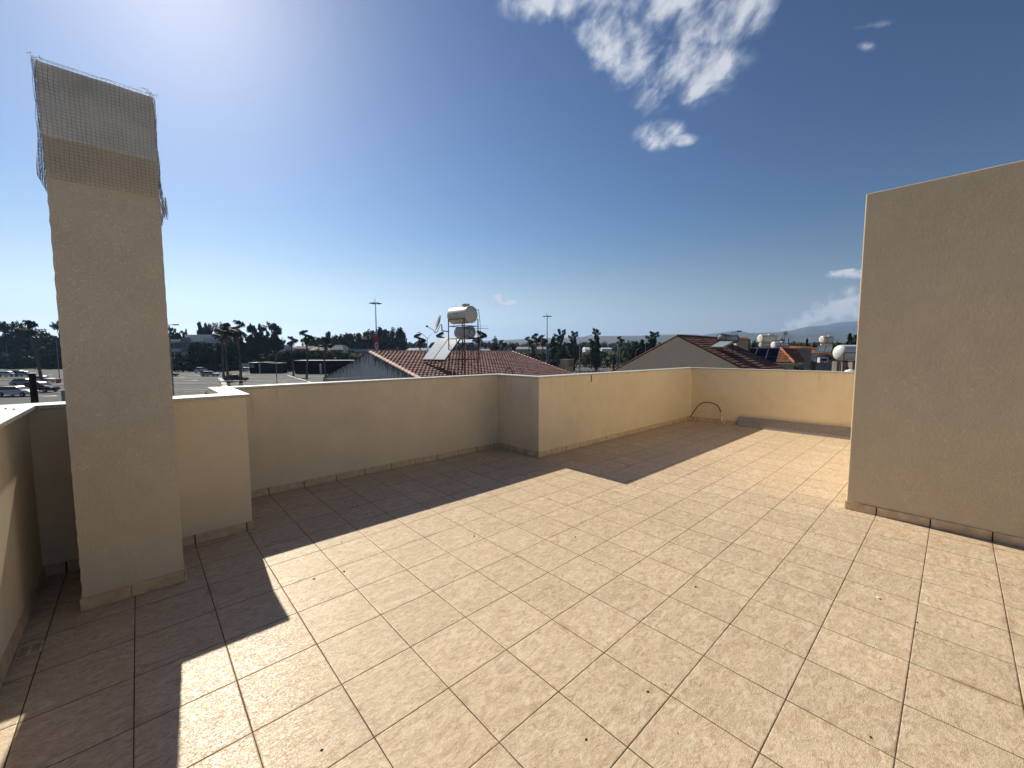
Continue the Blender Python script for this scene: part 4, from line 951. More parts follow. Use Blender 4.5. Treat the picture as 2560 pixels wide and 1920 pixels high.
# ------------------------------------------------------------------ trees
def clump(mb, c, r, n, s, rn, flat=1.0):
    for _ in range(n):
        d = Vector((rn.gauss(0, 1), rn.gauss(0, 1), rn.gauss(0, 1))).normalized()*r*rn.random()**.45
        d.z *= flat; p = Vector(c)+d
        a = Vector((rn.gauss(0, 1), rn.gauss(0, 1), rn.gauss(0, 1))).normalized(); b = a.orthogonal().normalized()
        k = s*1.75*rn.uniform(.6, 1.4); a *= k; b *= k*.75
        o = len(mb.v); mb.v += [tuple(p-a*.5), tuple(p+b*.5), tuple(p+a*.5), tuple(p-b*.5)]; mb.f.append([o, o+1, o+2, o+3]); mb.mi.append(0)
def proto_tree(kind, seed):
    rn = random.Random(seed); cr = MB(); tr = MB()
    if kind == 'broad':
        tr.tube([(0, 0, 0), (.01, 0, .2), (0, .01, .42), (.02, 0, .6)], [.035, .028, .02, .01], 6)
        for k in range(7):
            a = rn.uniform(0, 6.3); tr.tube([(0, 0, .22+.04*k), (.12*cos(a), .12*sin(a), .38+.04*k), (.27*cos(a), .27*sin(a), .5+.05*k)], [.016, .011, .005], 5)
        for k in range(62):
            d = Vector((rn.gauss(0, 1), rn.gauss(0, 1), rn.gauss(0, 1))).normalized()*rn.random()**.3
            clump(cr, (d.x*.42, d.y*.42, .56+d.z*.38), rn.uniform(.07, .14), 52, .030, rn, .8)
    elif kind == 'conifer':
        tr.tube([(0, 0, 0), (0, 0, .5), (.01, 0, .97)], [.028, .018, .004], 6)
        for k in range(64):
            z = .14+.84*(k/64)**.9; rr_ = .42*(1-z)**.75*rn.uniform(.35, 1.1)+.03; a = rn.uniform(0, 6.3)
            if rn.random() < .4: tr.bar((0, 0, z-.03), (rr_*cos(a), rr_*sin(a), z), .006, 4)
            clump(cr, (rr_*cos(a)*.7, rr_*sin(a)*.7, z), rn.uniform(.06, .11), 44, .030, rn, .6)
        for k in range(14): clump(cr, (0, 0, .1+.06*k), .20*(1-k/15)+.03, 60, .04, rn)
    elif kind == 'shaggy':       # tall irregular araucaria-like tree with gaps between its branches
        tr.tube([(0, 0, 0), (.01, 0, .4), (-.01, 0, .98)], [.03, .02, .004], 6)
        for k in range(30):
            z = .26+.72*(k/30); a = k*2.4+rn.uniform(-.5, .5); rr_ = rn.uniform(.16, .60)*(1.1-z)**.6
            tr.bar((0, 0, z-.05), (rr_*cos(a), rr_*sin(a), z), .008, 4, .004)
            for q in (.45, .75, 1.0): clump(cr, (rr_*cos(a)*q, rr_*sin(a)*q, z-.04*(1-q)), rn.uniform(.03, .07), 26, .024, rn, .8)
    elif kind == 'euc':
        tr.tube([(0, 0, 0), (.02, 0, .3), (-.01, .02, .6), (.03, 0, .85)], [.026, .021, .013, .005], 6)
        for k in range(15):
            z = rn.uniform(.42, .93); a = rn.uniform(0, 6.3); r_ = rn.uniform(.1, .42)*(1.0 if z < .8 else .6)
            p = Vector((r_*cos(a), r_*sin(a), z)); tr.tube([(0, 0, z-.25), p*.55+Vector((0, 0, z*.42-.04)), p], [.012, .008, .003], 5)
            for q in range(4): clump(cr, p+Vector((rn.uniform(-.08, .08), rn.uniform(-.08, .08), rn.uniform(-.05, .05))), rn.uniform(.05, .10), 40, .027, rn, .8)
    elif kind == 'spread':
        for k in range(5):
            a = k*1.3; tr.tube([(0, 0, 0), (.06*cos(a), .06*sin(a), .25), (.25*cos(a), .25*sin(a), .6)], [.03, .022, .01], 6)
        for k in range(60):
            a = rn.uniform(0, 6.3); r_ = .46*rn.random()**.5; z = .62+.30*(1-(r_/.5)**2)*rn.uniform(.6, 1.1)-.25*rn.random()**2
            clump(cr, (r_*cos(a), r_*sin(a), z), rn.uniform(.05, .10), 36, .03, rn, .5)
    elif kind == 'bush':
        tr.bar((0, 0, 0), (0, 0, .4), .03, 5)
        for k in range(44):
            a = rn.uniform(0, 6.3); t_ = rn.random()**.5; r_ = .42*t_; z = .06+.82*sqrt(max(0, 1-t_*t_))*rn.uniform(.4, 1.0)
            clump(cr, (r_*cos(a), r_*sin(a), z), rn.uniform(.09, .15), 34, .045, rn, .9)
    elif kind == 'cypress':
        tr.bar((0, 0, 0), (0, 0, .3), .1, 5)
        for k in range(26): clump(cr, (0, 0, .08+.035*k), .30*(1-(k/27))**.5+.03, 26, .035, rn, .5)
    elif kind == 'palm':
        n_ = 16; pts = [(.012*sin(k*.35+seed), .01*cos(k*.3), .90*k/n_) for k in range(n_+1)]
        rs = [.015+.012*(1-k/n_)**5+(.0015 if k % 2 else 0) for k in range(n_+1)]; tr.tube(pts, rs, 8)
        c0_ = Vector(pts[-1])
        for k in range(30):       # dead skirt
            a = rn.uniform(0, 6.3); z0 = rn.uniform(.80, .90); L_ = rn.uniform(.05, .09)
            p = Vector((.02*cos(a), .02*sin(a), z0)); q = p+Vector((L_*cos(a)*.8, L_*sin(a)*.8, -L_*.9))
            s_ = Vector((-sin(a), cos(a), 0))*.016
            tr_dead.append((p, q, s_)) if False else cr.add([p-s_*.3, q-s_, q+s_, p+s_*.3], [(0, 1, 2, 3)]); cr.mi[-1] = 1
        for k in range(58):
            a = k*2.4+rn.uniform(-.2, .2); e = asin(-.55+1.5*((k*.618) % 1)) if k > 3 else 1.3; L_ = rn.uniform(.095, .13)
            d = Vector((cos(a)*cos(e), sin(a)*cos(e), sin(e))); base = c0_+Vector((0, 0, .004)); tip = base+d*L_*.8
            cr.bar(base, tip, .0022, 3); sd_ = d.cross(Z3).normalized() if abs(d.z) < .97 else Vector((1, 0, 0)); un = sd_.cross(d)
            for j in range(9):    # fan blades
                th_ = (j-4)*.30; dd = (d*cos(th_)+sd_*sin(th_)).normalized(); w_ = (d*sin(-th_)+sd_*cos(th_))*.0062
                mid_ = tip+dd*L_*.38-Z3*L_*.10; end = tip+dd*L_*.52-Z3*L_*.50
                cr.add([tip, mid_-w_, end, mid_+w_], [(0, 1, 2, 3)])
    ms = {'broad': 'leaf_dark', 'conifer': 'leaf_dark', 'shaggy': 'leaf_dark', 'euc': 'leaf_euc', 'spread': 'leaf_mid', 'bush': 'leaf_dark', 'cypress': 'leaf_dark', 'palm': 'leaf_palm'}
    me = bpy.data.meshes.new('crown'); me.from_pydata(cr.v, [], cr.f); me.materials.append(X[ms[kind]])
    if kind == 'palm':
        me.materials.append(X['leaf_dead'])
        for i, p in enumerate(me.polygons): p.material_index = cr.mi[i]
    return tr.mesh('trunk', X['bark'] if kind == 'palm' else X['trunk']), me
PROTO = {}
NAMES = {'broad': ('tree', 'tree'), 'conifer': ('conifer', 'tree'), 'shaggy': ('conifer', 'tree'), 'euc': ('eucalyptus', 'tree'), 'spread': ('tree', 'tree'), 'bush': ('bush', 'bush'), 'cypress': ('cypress', 'tree'), 'palm': ('palm_tree', 'palm')}
cnt = [0]
def plant(kind, px, D, top, wpx, label, group=None, leafmat=None, z0=GZ):
    cnt[0] += 1; v = cnt[0] % 3
    if (kind, v) not in PROTO: PROTO[(kind, v)] = proto_tree(kind, 10*v+hash_(kind))
    tr, cr = PROTO[(kind, v)]
    b = pt(px, 880, D); h = pt(px, top, D).z-z0; wd = wpx*D/FPX
    if leafmat:
        key = (kind, v, leafmat)
        if key not in PROTO: c2 = cr.copy(); c2.materials[0] = X[leafmat]; PROTO[key] = c2
        cr = PROTO[key]
    t = thing(NAMES[kind][0], label, NAMES[kind][1], (b.x, b.y, z0), random.uniform(0, 6.28), group)
    for nm, me in (('trunk', tr), ('crown', cr)):
        o = bpy.data.objects.new(nm, me); SC.collection.objects.link(o); o.parent = t
    t.scale = (h, h, h) if kind == 'palm' else (wd, wd, h)
    return t
def hash_(s): return sum(ord(c)*(i+1) for i, c in enumerate(s))
G1 = 'tall trees behind the car park at the left edge'
for a in [('euc', 18, 205, 802, 66, 'eucalyptus cut by the left edge of the photo'),
          ('euc', 58, 210, 797, 64, 'rounded eucalyptus left of the leaning palm at the far left'),
          ('euc', 152, 190, 799, 66, 'eucalyptus half hidden by the left side of the chimney'),
          ('broad', 95, 215, 815, 66, 'dark tree directly behind the leaning palm at the far left'),
          ('broad', 30, 200, 838, 90, 'dark low tree between the trunks at the far left'),
          ('broad', 125, 205, 845, 80, 'dark tree right of the leaning palm, beside the chimney')]: plant(*a, group=G1)
G2 = 'bushes along the far side of the car park at the left edge'
for a in [(8, 185, 876, 62, 'rounded bush behind the parked cars at the left edge'), (52, 178, 868, 60, 'bush left of the leaning palm trunk, far left'),
          (100, 188, 880, 60, 'bush right behind the leaning palm trunk'), (150, 188, 878, 50, 'green bush touching the left side of the chimney')]: plant('bush', a[0], a[1], a[2], a[3], a[4], G2, 'leaf_euc')
P = 'fan palms in the car park'
def palm(px, by, top, lab, g=P, D=None):
    D = D or 6.645*FPX/(by-880.5); return plant('palm', px, D, top, 1, lab, g)
t = palm(98, 957, 804, 'leaning palm with a thick dark crown, left of the chimney'); t.rotation_euler = (radians(4), radians(2), FACE+pi/2); t.rotation_euler = (0, radians(-8), FACE)
palm(556, 947, 822, 'palm at the back left of the clump of three, right of the chimney')
palm(566, 963, 812, 'palm with the middle trunk of the clump of three right of the chimney')
palm(598, 963, 806, 'palm at the right of the clump of three right of the chimney')
palm(730, 940, 842, 'short slim palm, left one above the white kerb stones')
palm(766, 952, 829, 'tall slim palm standing at the near end of the white kerb stones')
palm(812, 958, 846, 'stout palm just left of the stained gable')
GP = 'palms beyond the pink roofed house'
for px, D, top, lab in [(918, 150, 838, 'small palm left of the red banner'), (1049, 100, 837, 'bushy palm left of the double armed street lamp'),
                        (1105, 105, 833, 'palm peeping over the top edge of the white solar collectors'), (1199, 85, 829, 'palm seen through the right side of the tank stand'),
                        (1256, 150, 852, 'low palm right of the dark araucaria'), (1281, 160, 860, 'small palm just over the right end of the pink ridge'),
                        (1322, 140, 843, 'leftmost palm of the row of three left of the tall mast'), (1340, 125, 836, 'middle and tallest palm of the row of three left of the tall mast'),
                        (1356, 120, 840, 'palm nearest to the tall mast in the row of three'), (1477, 160, 848, 'palm whose crown touches the shaggy tree right of the curved lamp'),
                        (1550, 165, 843, 'palm with a wide open crown left of the beige gable')]: plant('palm', px, D, top, 1, lab, GP)
G3 = 'dark trees around the pale green building'
for a in [('spread', 432, 200, 811, 40, 'flat topped pine beside the right edge of the chimney', 'leaf_dark'), ('spread', 455, 205, 815, 34, 'small flat topped pine over the roof of the pale green building', 'leaf_dark'),
          ('conifer', 468, 210, 823, 18, 'tiny pointed tree showing over the pale green building', None), ('conifer', 502, 200, 806, 36, 'pointed conifer over the right half of the pale green building', None),
          ('conifer', 518, 202, 808, 24, 'narrow conifer between two bigger ones over the pale building', None), ('broad', 537, 205, 799, 38, 'broad dark tree rising highest over the pale building', None),
          ('broad', 560, 205, 803, 40, 'dark tree behind the crowns of the clump of palms', None), ('broad', 500, 150, 851, 52, 'dark tree in front of the middle of the pale green building', 'leaf_dark'),
          ('conifer', 478, 150, 862, 40, 'dark pointed tree in front of the green mansard of the building', None), ('broad', 535, 148, 853, 70, 'dark tree between the pale building and the palms', None),
          ('broad', 575, 160, 840, 70, 'dark tree seen between the trunks of the clump of palms', None), ('broad', 612, 165, 828, 62, 'dark full tree right of the clump of palms', None),
          ('euc', 633, 178, 805, 46, 'airy eucalyptus right of the clump of palms, left one of two', None), ('euc', 680, 176, 801, 66, 'tall airy eucalyptus with separate leaf tufts, right one of two', None),
          ('euc', 658, 180, 809, 50, 'airy eucalyptus between the other two right of the clump of palms', None), ('euc', 694, 182, 812, 44, 'airy eucalyptus behind the right edge of the tallest one', None), ('broad', 650, 170, 822, 44, 'dark tree filling the gap between the airy eucalyptus trees', None), ('broad', 516, 204, 806, 40, 'round dark tree between the conifers over the pale building', None),
          ('broad', 642, 160, 842, 70, 'dark tree below the left airy eucalyptus', None), ('broad', 672, 172, 838, 50, 'dark tree below the tall airy eucalyptus', None)]:
    plant(a[0], a[1], a[2], a[3], a[4], a[5], G3, a[6])
for a in [(455, 142, 899, 64, 'rounded bush below the pale green building'), (492, 150, 903, 44, 'bush behind the white hatchback'), (530, 150, 906, 56, 'low bush right of the white van seen from behind'), (590, 152, 905, 60, 'low bush behind the black car')]:
    plant('bush', a[0], a[1], a[2], a[3], a[4], 'bushes at the far edge of the car park', 'leaf_euc')
for a in [(693, 150, 872, 84, 'spreading green tree over the grey container building'), (738, 150, 869, 84, 'spreading green tree behind the two slim palms'), (785, 152, 868, 86, 'spreading green tree left of the stout palm'),
          (838, 150, 874, 80, 'spreading green tree above the long dark shed'), (872, 165, 872, 60, 'darker spreading tree at the right end of the long dark shed')]:
    plant('spread', a[0], a[1], a[2], a[3], a[4], 'spreading trees over the dark shed')
plant('cypress', 706.5, 260, 842, 9, 'thin pointed cypress right of the tall airy eucalyptus')
GW = 'conifers of the dark wood behind the pink roof'
for px, top, w_ in [(776, 846, 26), (785, 837, 26), (799, 838, 28), (812, 840, 26), (822, 829, 28), (832, 838, 26), (841, 835, 24), (851, 840, 24), (860, 829, 24), (871, 830, 24), (879, 836, 24), (886, 828, 24), (897, 833, 26), (908, 827, 26), (918, 830, 24), (928, 821, 30), (940, 826, 26), (951, 818, 28), (963, 824, 26), (976, 822, 30)]:
    k = 'conifer' if (px*7) % 3 else 'broad'
    plant('broad' if px % 3 else 'conifer', px, 250+(px % 5)*6, top, w_*1.75, 'dark tree in the unbroken wood between the slim palms and the satellite dish', GW, 'leaf_far')
plant('broad', 992, 240, 811, 46, 'biggest rounded tree of the wood, left of the satellite dish', None, 'leaf_far')
plant('broad', 1008, 246, 825, 26, 'tree falling away at the right end of the wood', None, 'leaf_far')
for px, top in [(975, 862), (1000, 864)]: plant('spread', px, 190, top, 44, 'pale green shrubby tree right of the red banner' if px < 990 else 'pale green shrubby tree above the pink ridge, left of the bushy palm', None, 'leaf_euc')
GN = 'trees beyond the pink roofed house'
for a in [('shaggy', 1238, 130, 838, 30, 'dark araucaria with an even crown right of the tank stand'), ('cypress', 1334, 130, 858, 18, 'dark column of leaves under the row of three palms'),
          ('shaggy', 1401, 150, 820, 56, 'tall ragged conifer right of the tall mast'), ('conifer', 1384, 152, 842, 46, 'dark wide conifer close to the tall mast'), ('broad', 1402, 148, 864, 40, 'dark mass of leaves below the ragged conifer'),
          ('shaggy', 1434, 150, 825, 46, 'ragged forked conifer left of the curved lamp'), ('cypress', 1436, 146, 858, 24, 'dark column of leaves below the forked conifer'),
          ('shaggy', 1489, 140, 818, 48, 'tallest ragged conifer, right of the curved lamp'), ('conifer', 1492, 139, 842, 34, 'dark dense lower half of the tallest ragged conifer'),
          ('broad', 1576, 160, 848, 52, 'dark round tree left of the beige gable'), ('broad', 1600, 158, 845, 50, 'dark tree between the round one and the spiky one, by the beige gable'),
          ('shaggy', 1632, 150, 826, 60, 'spiky dark tree right above the left slope of the beige gable'), ('conifer', 1630, 152, 846, 36, 'dense dark tree below the spiky one at the beige gable')]:
    plant(*a, group=GN)
for k, (px, top) in enumerate([(1280, 876), (1305, 875), (1330, 876), (1352, 878), (1385, 879), (1412, 878), (1450, 874), (1466, 872), (1478, 873), (1500, 873), (1520, 873), (1534, 874), (1556, 875), (1580, 877)]):
    plant('bush', px, 190-(k % 3)*6, top, 58, 'low olive green orchard tree in the row behind the right part of the car park', 'orchard trees behind the right part of the car park', 'leaf_mid')
GR = 'trees behind the roofs at the right'
for a in [('broad', 1953, 80, 840, 22, 'dark round tree right of the long cream tank'), ('cypress', 1970, 85, 844, 9, 'small pointed tree below the small white dish'),
          ('broad', 1985, 95, 852, 34, 'dark tree behind the red chimney'), ('conifer', 2016, 110, 847, 20, 'small pointed conifer right of the red chimney'),
          ('broad', 2034, 115, 853, 34, 'low dark tree left of the small strapped tank'), ('broad', 2092, 95, 847, 38, 'dark tree right of the small strapped tank'),
          ('conifer', 2122, 90, 834, 40, 'dark pine rising towards the stucco block'), ('broad', 2142, 88, 830, 46, 'dark pine touching the edge of the stucco block'), ('broad', 1884, 70, 841, 14, 'thin tree right of the cream rooftop cabin')]:
    plant(*a, group=GR)
plant('bush', 513, 40, 971, 26, 'light green treetop just above the corner coping', None, 'leaf_mid')
plant('bush', 1385, 138, 893, 36, 'grey green hedge bush left of the squat beige chimney', None, 'leaf_euc')
# the wood so far off that it reads as one band
m = MB(); rn = random.Random(5)
for k in range(620):
    px = rn.uniform(1000, 1700) if k < 470 else rn.uniform(1830, 2160)
    D = rn.uniform(420, 620) if k < 470 else rn.uniform(240, 340)
    top = rn.uniform(853, 862) if k < 470 else rn.uniform(855, 863)
    b = pt(px, 880, D); h = pt(px, top, D).z-GZ; r_ = rn.uniform(.22, .5)*h*.5
    for q in range(9):
        f = q/9; clump(m, (b.x, b.y, GZ+h*(.12+.84*f)), r_*(1.05-f*rn.uniform(.5, .95)), 9, 2.2, rn, 1.0)
tag(m.obj('distant_wood', X['leaf_far'], raw=True), kind='stuff', cat='wood', label='distant dark wood in front of the hills')

m = MB(); rn = random.Random(9)
for k in range(330):
    px = rn.uniform(-160, 900); D = rn.uniform(165, 215) if px < 300 else rn.uniform(150, 185)
    b = pt(px, 880, D); h = rn.uniform(2.5, 6.5)
    for q in range(5): clump(m, (b.x+rn.uniform(-2, 2), b.y+rn.uniform(-2, 2), GZ+h*(.15+.15*q)), 2.0, 16, 1.0, rn, .8)
for k in range(260):
    px = rn.uniform(-200, 175) if k % 2 else rn.uniform(540, 900); D = rn.uniform(212, 235) if px < 300 else rn.uniform(190, 215)
    b = pt(px, 880, D); h = rn.uniform(8, 15) if px < 300 else rn.uniform(7, 12) if px < 660 else rn.uniform(4, 6.5)
    for q in range(7): clump(m, (b.x+rn.uniform(-2, 2), b.y+rn.uniform(-2, 2), GZ+h*(.1+.14*q)), 2.6-.15*q, 16, 1.3, rn, .8)
tag(m.obj('undergrowth', X['leaf_dark'], raw=True), kind='stuff', cat='undergrowth', label='dark undergrowth under the trees along the far side of the car park')
# ------------------------------------------------------------------ lamps, masts, poles, banner
def lamp(kind, px, D, top, lab, grp=None, arm=0, arm2=None):
    b = pt(px, 880, D); t = thing('street_lamp', lab, 'street lamp', (b.x, b.y, GZ), FACE, grp); H = pt(px, top, D).z-GZ
    m = MB()
    if kind == 'T':
        m.bar((0, 0, 0), (0, 0, H), .085, 6, .05); m.bar((-.5, 0, H), (.5, 0, H), .035, 4); m.obj('pole', X['metal'], t)
        for s_ in (-1, 1):
            m = MB(); m.box(s_*.75-.28, s_*.75+.28, -.14, .14, H-.05, H+.06, (.04, .03)); m.obj('lamp_head', X['darkmetal'], t)
    elif kind == 'mast':
        m.bar((0, 0, 0), (0, 0, H), .26, 8, .11); m.bar((-.3, 0, H), (-.3, 0, H+1.0), .05, 4); m.bar((0, 0, H), (0, 0, H+1.6), .03, 4)
        m.lathe([(.55, -.08), (.62, 0), (.55, .08)], 'z', (0, 0, H-.2), 12); m.obj('pole', X['metal'], t)
        for k in range(6):
            a = k*pi/3+.2; m = MB(); m.bar((.4*cos(a), .4*sin(a), H-.25), (1.0*cos(a), 1.0*sin(a), H-.22), .06, 4)
            m.box(1.35*cos(a)-.42, 1.35*cos(a)+.42, 1.35*sin(a)-.25, 1.35*sin(a)+.25, H-.38, H-.16, (.1, .06)); m.obj('lamp_head', X['darkmetal'], t)
    else:
        arms = [arm]+([arm2] if arm2 is not None else [])
        low = min(H-1.1, H); m.bar((0, 0, 0), (0, 0, low), .10, 6, .06)
        for A in arms:
            m.tube([(A*q, 0, low+(H-low)*sin(min(1, q*1.15)*pi/2)) for q in (0, .12, .3, .5, .7, .88)], .045, 5)
        m.obj('pole', X['metal'], t)
        for A in arms:
            m = MB(); s_ = 1 if A > 0 else -1; m.add([(A*.86, -.12, H-.02), (A*.86, .12, H-.02), (A+s_*.25, .1, H+.06), (A+s_*.25, -.1, H+.06), (A*.9, 0, H+.16)], [(0, 1, 2, 3), (0, 1, 4), (1, 2, 4), (2, 3, 4), (3, 0, 4)]); m.obj('lamp_head', X['metal'], t)
    return t
lamp('mast', 942, 120, 756, 'tall floodlight mast rising behind the red banner')
lamp('mast', 1367.5, 150, 789, 'tall floodlight mast right of the row of three palms')
GLp = 'T shaped lamps of the car park'
for px, D, top, lab in [(18, 165, 856, 'slim lamp with two heads at the left edge of the photo'), (143, 92, 852, 'lamp with two heads just left of the chimney, an orange box at its foot'),
                        (427, 45, 812, 'nearest tall lamp, its pole beside the right edge of the chimney'), (876, 150, 857, 'slim lamp over the long dark shed, left of the stained gable'),
                        (1507.5, 185, 857, 'straight lamp between the tallest ragged conifer and the open palm'), (1576.5, 170, 857, 'straight lamp with a flat head close to the beige gable')]: lamp('T', px, D, top, lab, GLp)
GC = 'curved street lamps'
lamp('C', 689, 78, 875, 'thin lamp with a short right arm, left of the two slim palms', GC, 1.6)
lamp('C', 1068.5, 75, 832, 'double armed curved street lamp left of the white collectors', GC, 1.6, -1.6)
lamp('C', 1449, 75, 839, 'curved lamp with a long right arm left of the tallest ragged conifer', GC, 2.2)
lamp('C', 1372, 120, 867, 'low curved lamp right beside the foot of the tall mast', GC, 2.3)
lamp('C', 1543, 100, 867, 'curved lamp below the open crowned palm', GC, 2.2)
lamp('C', 1590, 130, 868, 'small curved lamp nearest to the beige gable slope', GC, 1.8)
lamp('C', 1613.5, 110, 845, 'curved lamp standing before the spiky dark tree', GC, 2.4)
# red banner with its round white emblem
b = pt(943, 880, 100); tbn = thing('banner_sign', 'tall red banner with a white oval emblem on a post, left of the wood', 'sign', (b.x, b.y, GZ), FACE)
zt_, zb_ = zz(840, 100), zz(880, 100)
m = MB(); m.box(-.72, .50, -.06, .02, zb_, zt_); m.obj('banner', X['red'], tbn)
m = MB(); m.box(.52, .95, -.05, .05, zb_-.3, zt_-.1); m.bar((0, .1, 0), (0, .1, zb_+.2), .16, 6); m.obj('post', X['darkmetal'], tbn)
zc = zz(864.5, 100); m = MB(); m.add([(-.10+.46*cos(k*pi/12), -.075, zc+.92*sin(k*pi/12)) for k in range(24)], [list(range(24))]); em = m.obj('emblem', X['whitew'], tbn)
m = MB(); y_ = -.082
m.add([(-.38, y_, zc+.22), (.18, y_, zc+.22), (-.02, y_, zc+.56), (-.18, y_, zc+.56)], [(0, 1, 2, 3)])
for k in range(3):
    for j in range(4): m.add([(-.34+j*.13, y_, zc+.06-k*.20), (-.25+j*.13, y_, zc+.06-k*.20), (-.25+j*.13, y_, zc-.06-k*.20), (-.34+j*.13, y_, zc-.06-k*.20)], [(0, 1, 2, 3)])
m.obj('emblem_mark', X['darkmetal'], em)
# dark post, grey post and wires in front of the car park
DP = 22
b = pt(76, 880, DP); tpo = thing('wooden_post', 'thick near black post in front of the parked cars left of the chimney', 'post', (b.x, b.y, GZ), FACE)
H_ = zz(932, DP); m = MB(); m.bar((.02, 0, 0), (-.02, 0, H_-.05), .17, 10, .135); m.bar((-.02, 0, H_-.05), (-.02, 0, H_), .135, 10, .11); m.obj('post', X['dark_wood'], tpo)
b = pt(151.5, 880, 15); tpo = thing('fence_post', 'short grey capped post between the dark post and the chimney', 'post', (b.x, b.y, GZ), FACE)
H_ = zz(974.5, 15); m = MB(); m.box(-.055, .055, -.055, .055, 0, H_-.06); m.box(-.07, .07, -.07, .07, H_-.06+.001, H_, (.05, .05)); m.obj('post', X['metal'], tpo)
wires = [(922, 946, 941), (938, 951, 951), (958, 962, 957), (971, 968, 964), (985, 975, 968), (1003, 983, 973)]
names = ['topmost', 'second from the top', 'third from the top', 'third from the bottom', 'second from the bottom', 'lowest']
for nm, (ya, yb, yc) in zip(names, wires):
    a, b, c = pt(-260, ya, 21), pt(76, yb, DP), pt(960, yc, 24); m = MB()
    sag = lambda p, q, s_: [p+(q-p)*(k/10)-Z3*(s_*4*(k/10)*(1-k/10)) for k in range(11)]
    pts = sag(a, b, .12)+sag(b, c, .22)[1:]; m.tube([p-a for p in pts], .011, 4)
    tag(m.obj('overhead_wire', X['black'], loc=tuple(a)), f'thin overhead wire crossing in front of the car park, {nm} of six', 'wire', 'overhead wires')
# right part of the car park: railing, post with blue sign, bins
b0, b1 = onz(1432, 935.5), onz(1562, 931.5); tr_ = thing('railing', 'low dark post and rail fence along the near side of the right car park', 'fence', tuple(b0), atan2((b1-b0).y, (b1-b0).x)); Lr = (b1-b0).length
nb = 14
for k in range(nb+1):
    m = MB(); x = Lr*k/nb; m.bar((x, 0, 0), (x, 0, .95), .07, 4); m.obj('post', X['darkmetal'], tr_)
m = MB(); m.bar((0, 0, .9), (Lr, 0, .9), .05, 4); m.bar((0, 0, .45), (Lr, 0, .45), .03, 4); m.obj('rail', X['metal'], tr_)
b = pt(1534.5, 880, 60); tsn = thing('signpost', 'thick dark post with a blue sign on top, before the right car park', 'sign', (b.x, b.y, GZ), FACE)
m = MB(); m.bar((0, 0, 0), (0, 0, zz(893, 60)), .19, 8, .15); m.obj('post', X['dark_wood'], tsn)
m = MB(); m.box(-.26, .26, -.06, 0, zz(894, 60), zz(888.5, 60)); m.obj('sign_plate', mat('blue_sign', (.03, .05, .20), .5), tsn)
plant('bush', 1536, 64, 912, 12, 'dark ivy clump round the thick post with the blue sign')
def bin_(px, by, h, w_, lab):
    p = onz(px, by); t = thing('box', lab, 'box', tuple(p), FACE); m = MB(); m.box(-w_/2, w_/2, -w_/2, w_/2, 0, h, (-.04, -.04)); m.box(-w_/2-.06, w_/2+.06, -w_/2-.06, w_/2+.06, h+.002, h+.09); m.obj('body', X['orange'], t); return t
bin_(576.5, 941, .75, .5, 'small red box standing on the car park right of the white hatchback')
bin_(146.5, 957, .8, .55, 'orange box at the foot of the lamp left of the chimney')
bin_(1523, 921, .7, .5, 'small red box on the right part of the car park')

# ------------------------------------------------------------------ buildings behind the car park
D = 175; b1_ = bld('apartment_building', 'pale green and white flat roofed building behind the trees right of the chimney', 'building', 416, D)
f = lambda px: S(px, D, 416)
bm_box('wall', [(f(380), f(545), 2, 16, 0, zz(848, D)), (f(441), f(531), 5, 15, zz(848, D)+.01, zz(835, D)), (f(513), f(538), 6, 14, zz(835, D)+.01, zz(829, D))], X['whitew'], b1_, .03)
for (ya, yb) in ((852, 855.5), (872, 878), (895, 900), (915, 920)):
    m = MB(); m.box(f(380), f(500), .2, 1.99, zz(yb, D), zz(ya, D)); m.obj('balcony', X['whitew'], b1_)
for k, (xa, xb, ya, yb) in enumerate([(417, 426, 858, 871), (428, 444, 857, 870), (484, 500, 860, 870), (417, 425, 880, 893), (430, 444, 880, 893), (417, 426, 902, 913), (516, 522, 842, 847)]):
    m = MB(); m.box(f(xa), f(xb), 1.9 if k < 6 else 4.9, 1.99 if k < 6 else 4.99, zz(yb, D), zz(ya, D)); m.obj('window', X['glass_d'], b1_)
m = MB(); m.box(f(452), f(476), -.4, 1.8, zz(857, D), zz(843, D), (.6, .5)); m.box(f(453), f(474), -.3, 1.8, zz(878, D), zz(868, D)); m.box(f(467), f(476), -.3, 1.8, zz(868, D), zz(857, D)); m.obj('green_bay', X['greenw'], b1_)
m = MB(); m.box(f(454), f(466.5), -.25, 1.7, zz(867.5, D), zz(858, D)); m.obj('window', X['glass_d'], b1_)
m = MB(); m.add([(f(478), 1.5, zz(859, D)), (f(524), 1.5, zz(859, D)), (f(520), 4.5, zz(847.5, D)), (f(478), 4.5, zz(847.5, D))], [(0, 1, 2, 3)]); m.box(f(505), f(507), 1.4, 1.6, zz(859, D), zz(846, D)); m.obj('sloping_roof', X['roofgrey'], b1_)
D = 230; b2 = bld('house', 'white rendered house over the spreading tree, right of the tall airy eucalyptus', 'building', 675, D); f = lambda px: S(px, D, 675)
bm_box('wall', [(f(675), f(690), 0, 8, 0, zz(866, D)), (f(683), f(710), 1, 9, 0, zz(861, D)), (f(710), f(723), .5, 8, 0, zz(867, D))], X['whitew'], b2, .05)
bm_box('opening', [(f(694), f(699), .9, .99, zz(868, D), zz(865, D))], X['glass_d'], b2)
D = 225; b3 = bld('house', 'long low brown roofed building behind the two slim palms', 'building', 735, D); f = lambda px: S(px, D, 735)
bm_box('wall', [(f(735), f(782), 0, 8, 0, zz(871, D))], X['greyw'], b3); m = MB(); m.box(f(733), f(784), -.5, 8.5, zz(871, D)+.01, zz(864.5, D), (.4, 3.5)); m.obj('roof', X['tileB'], b3)
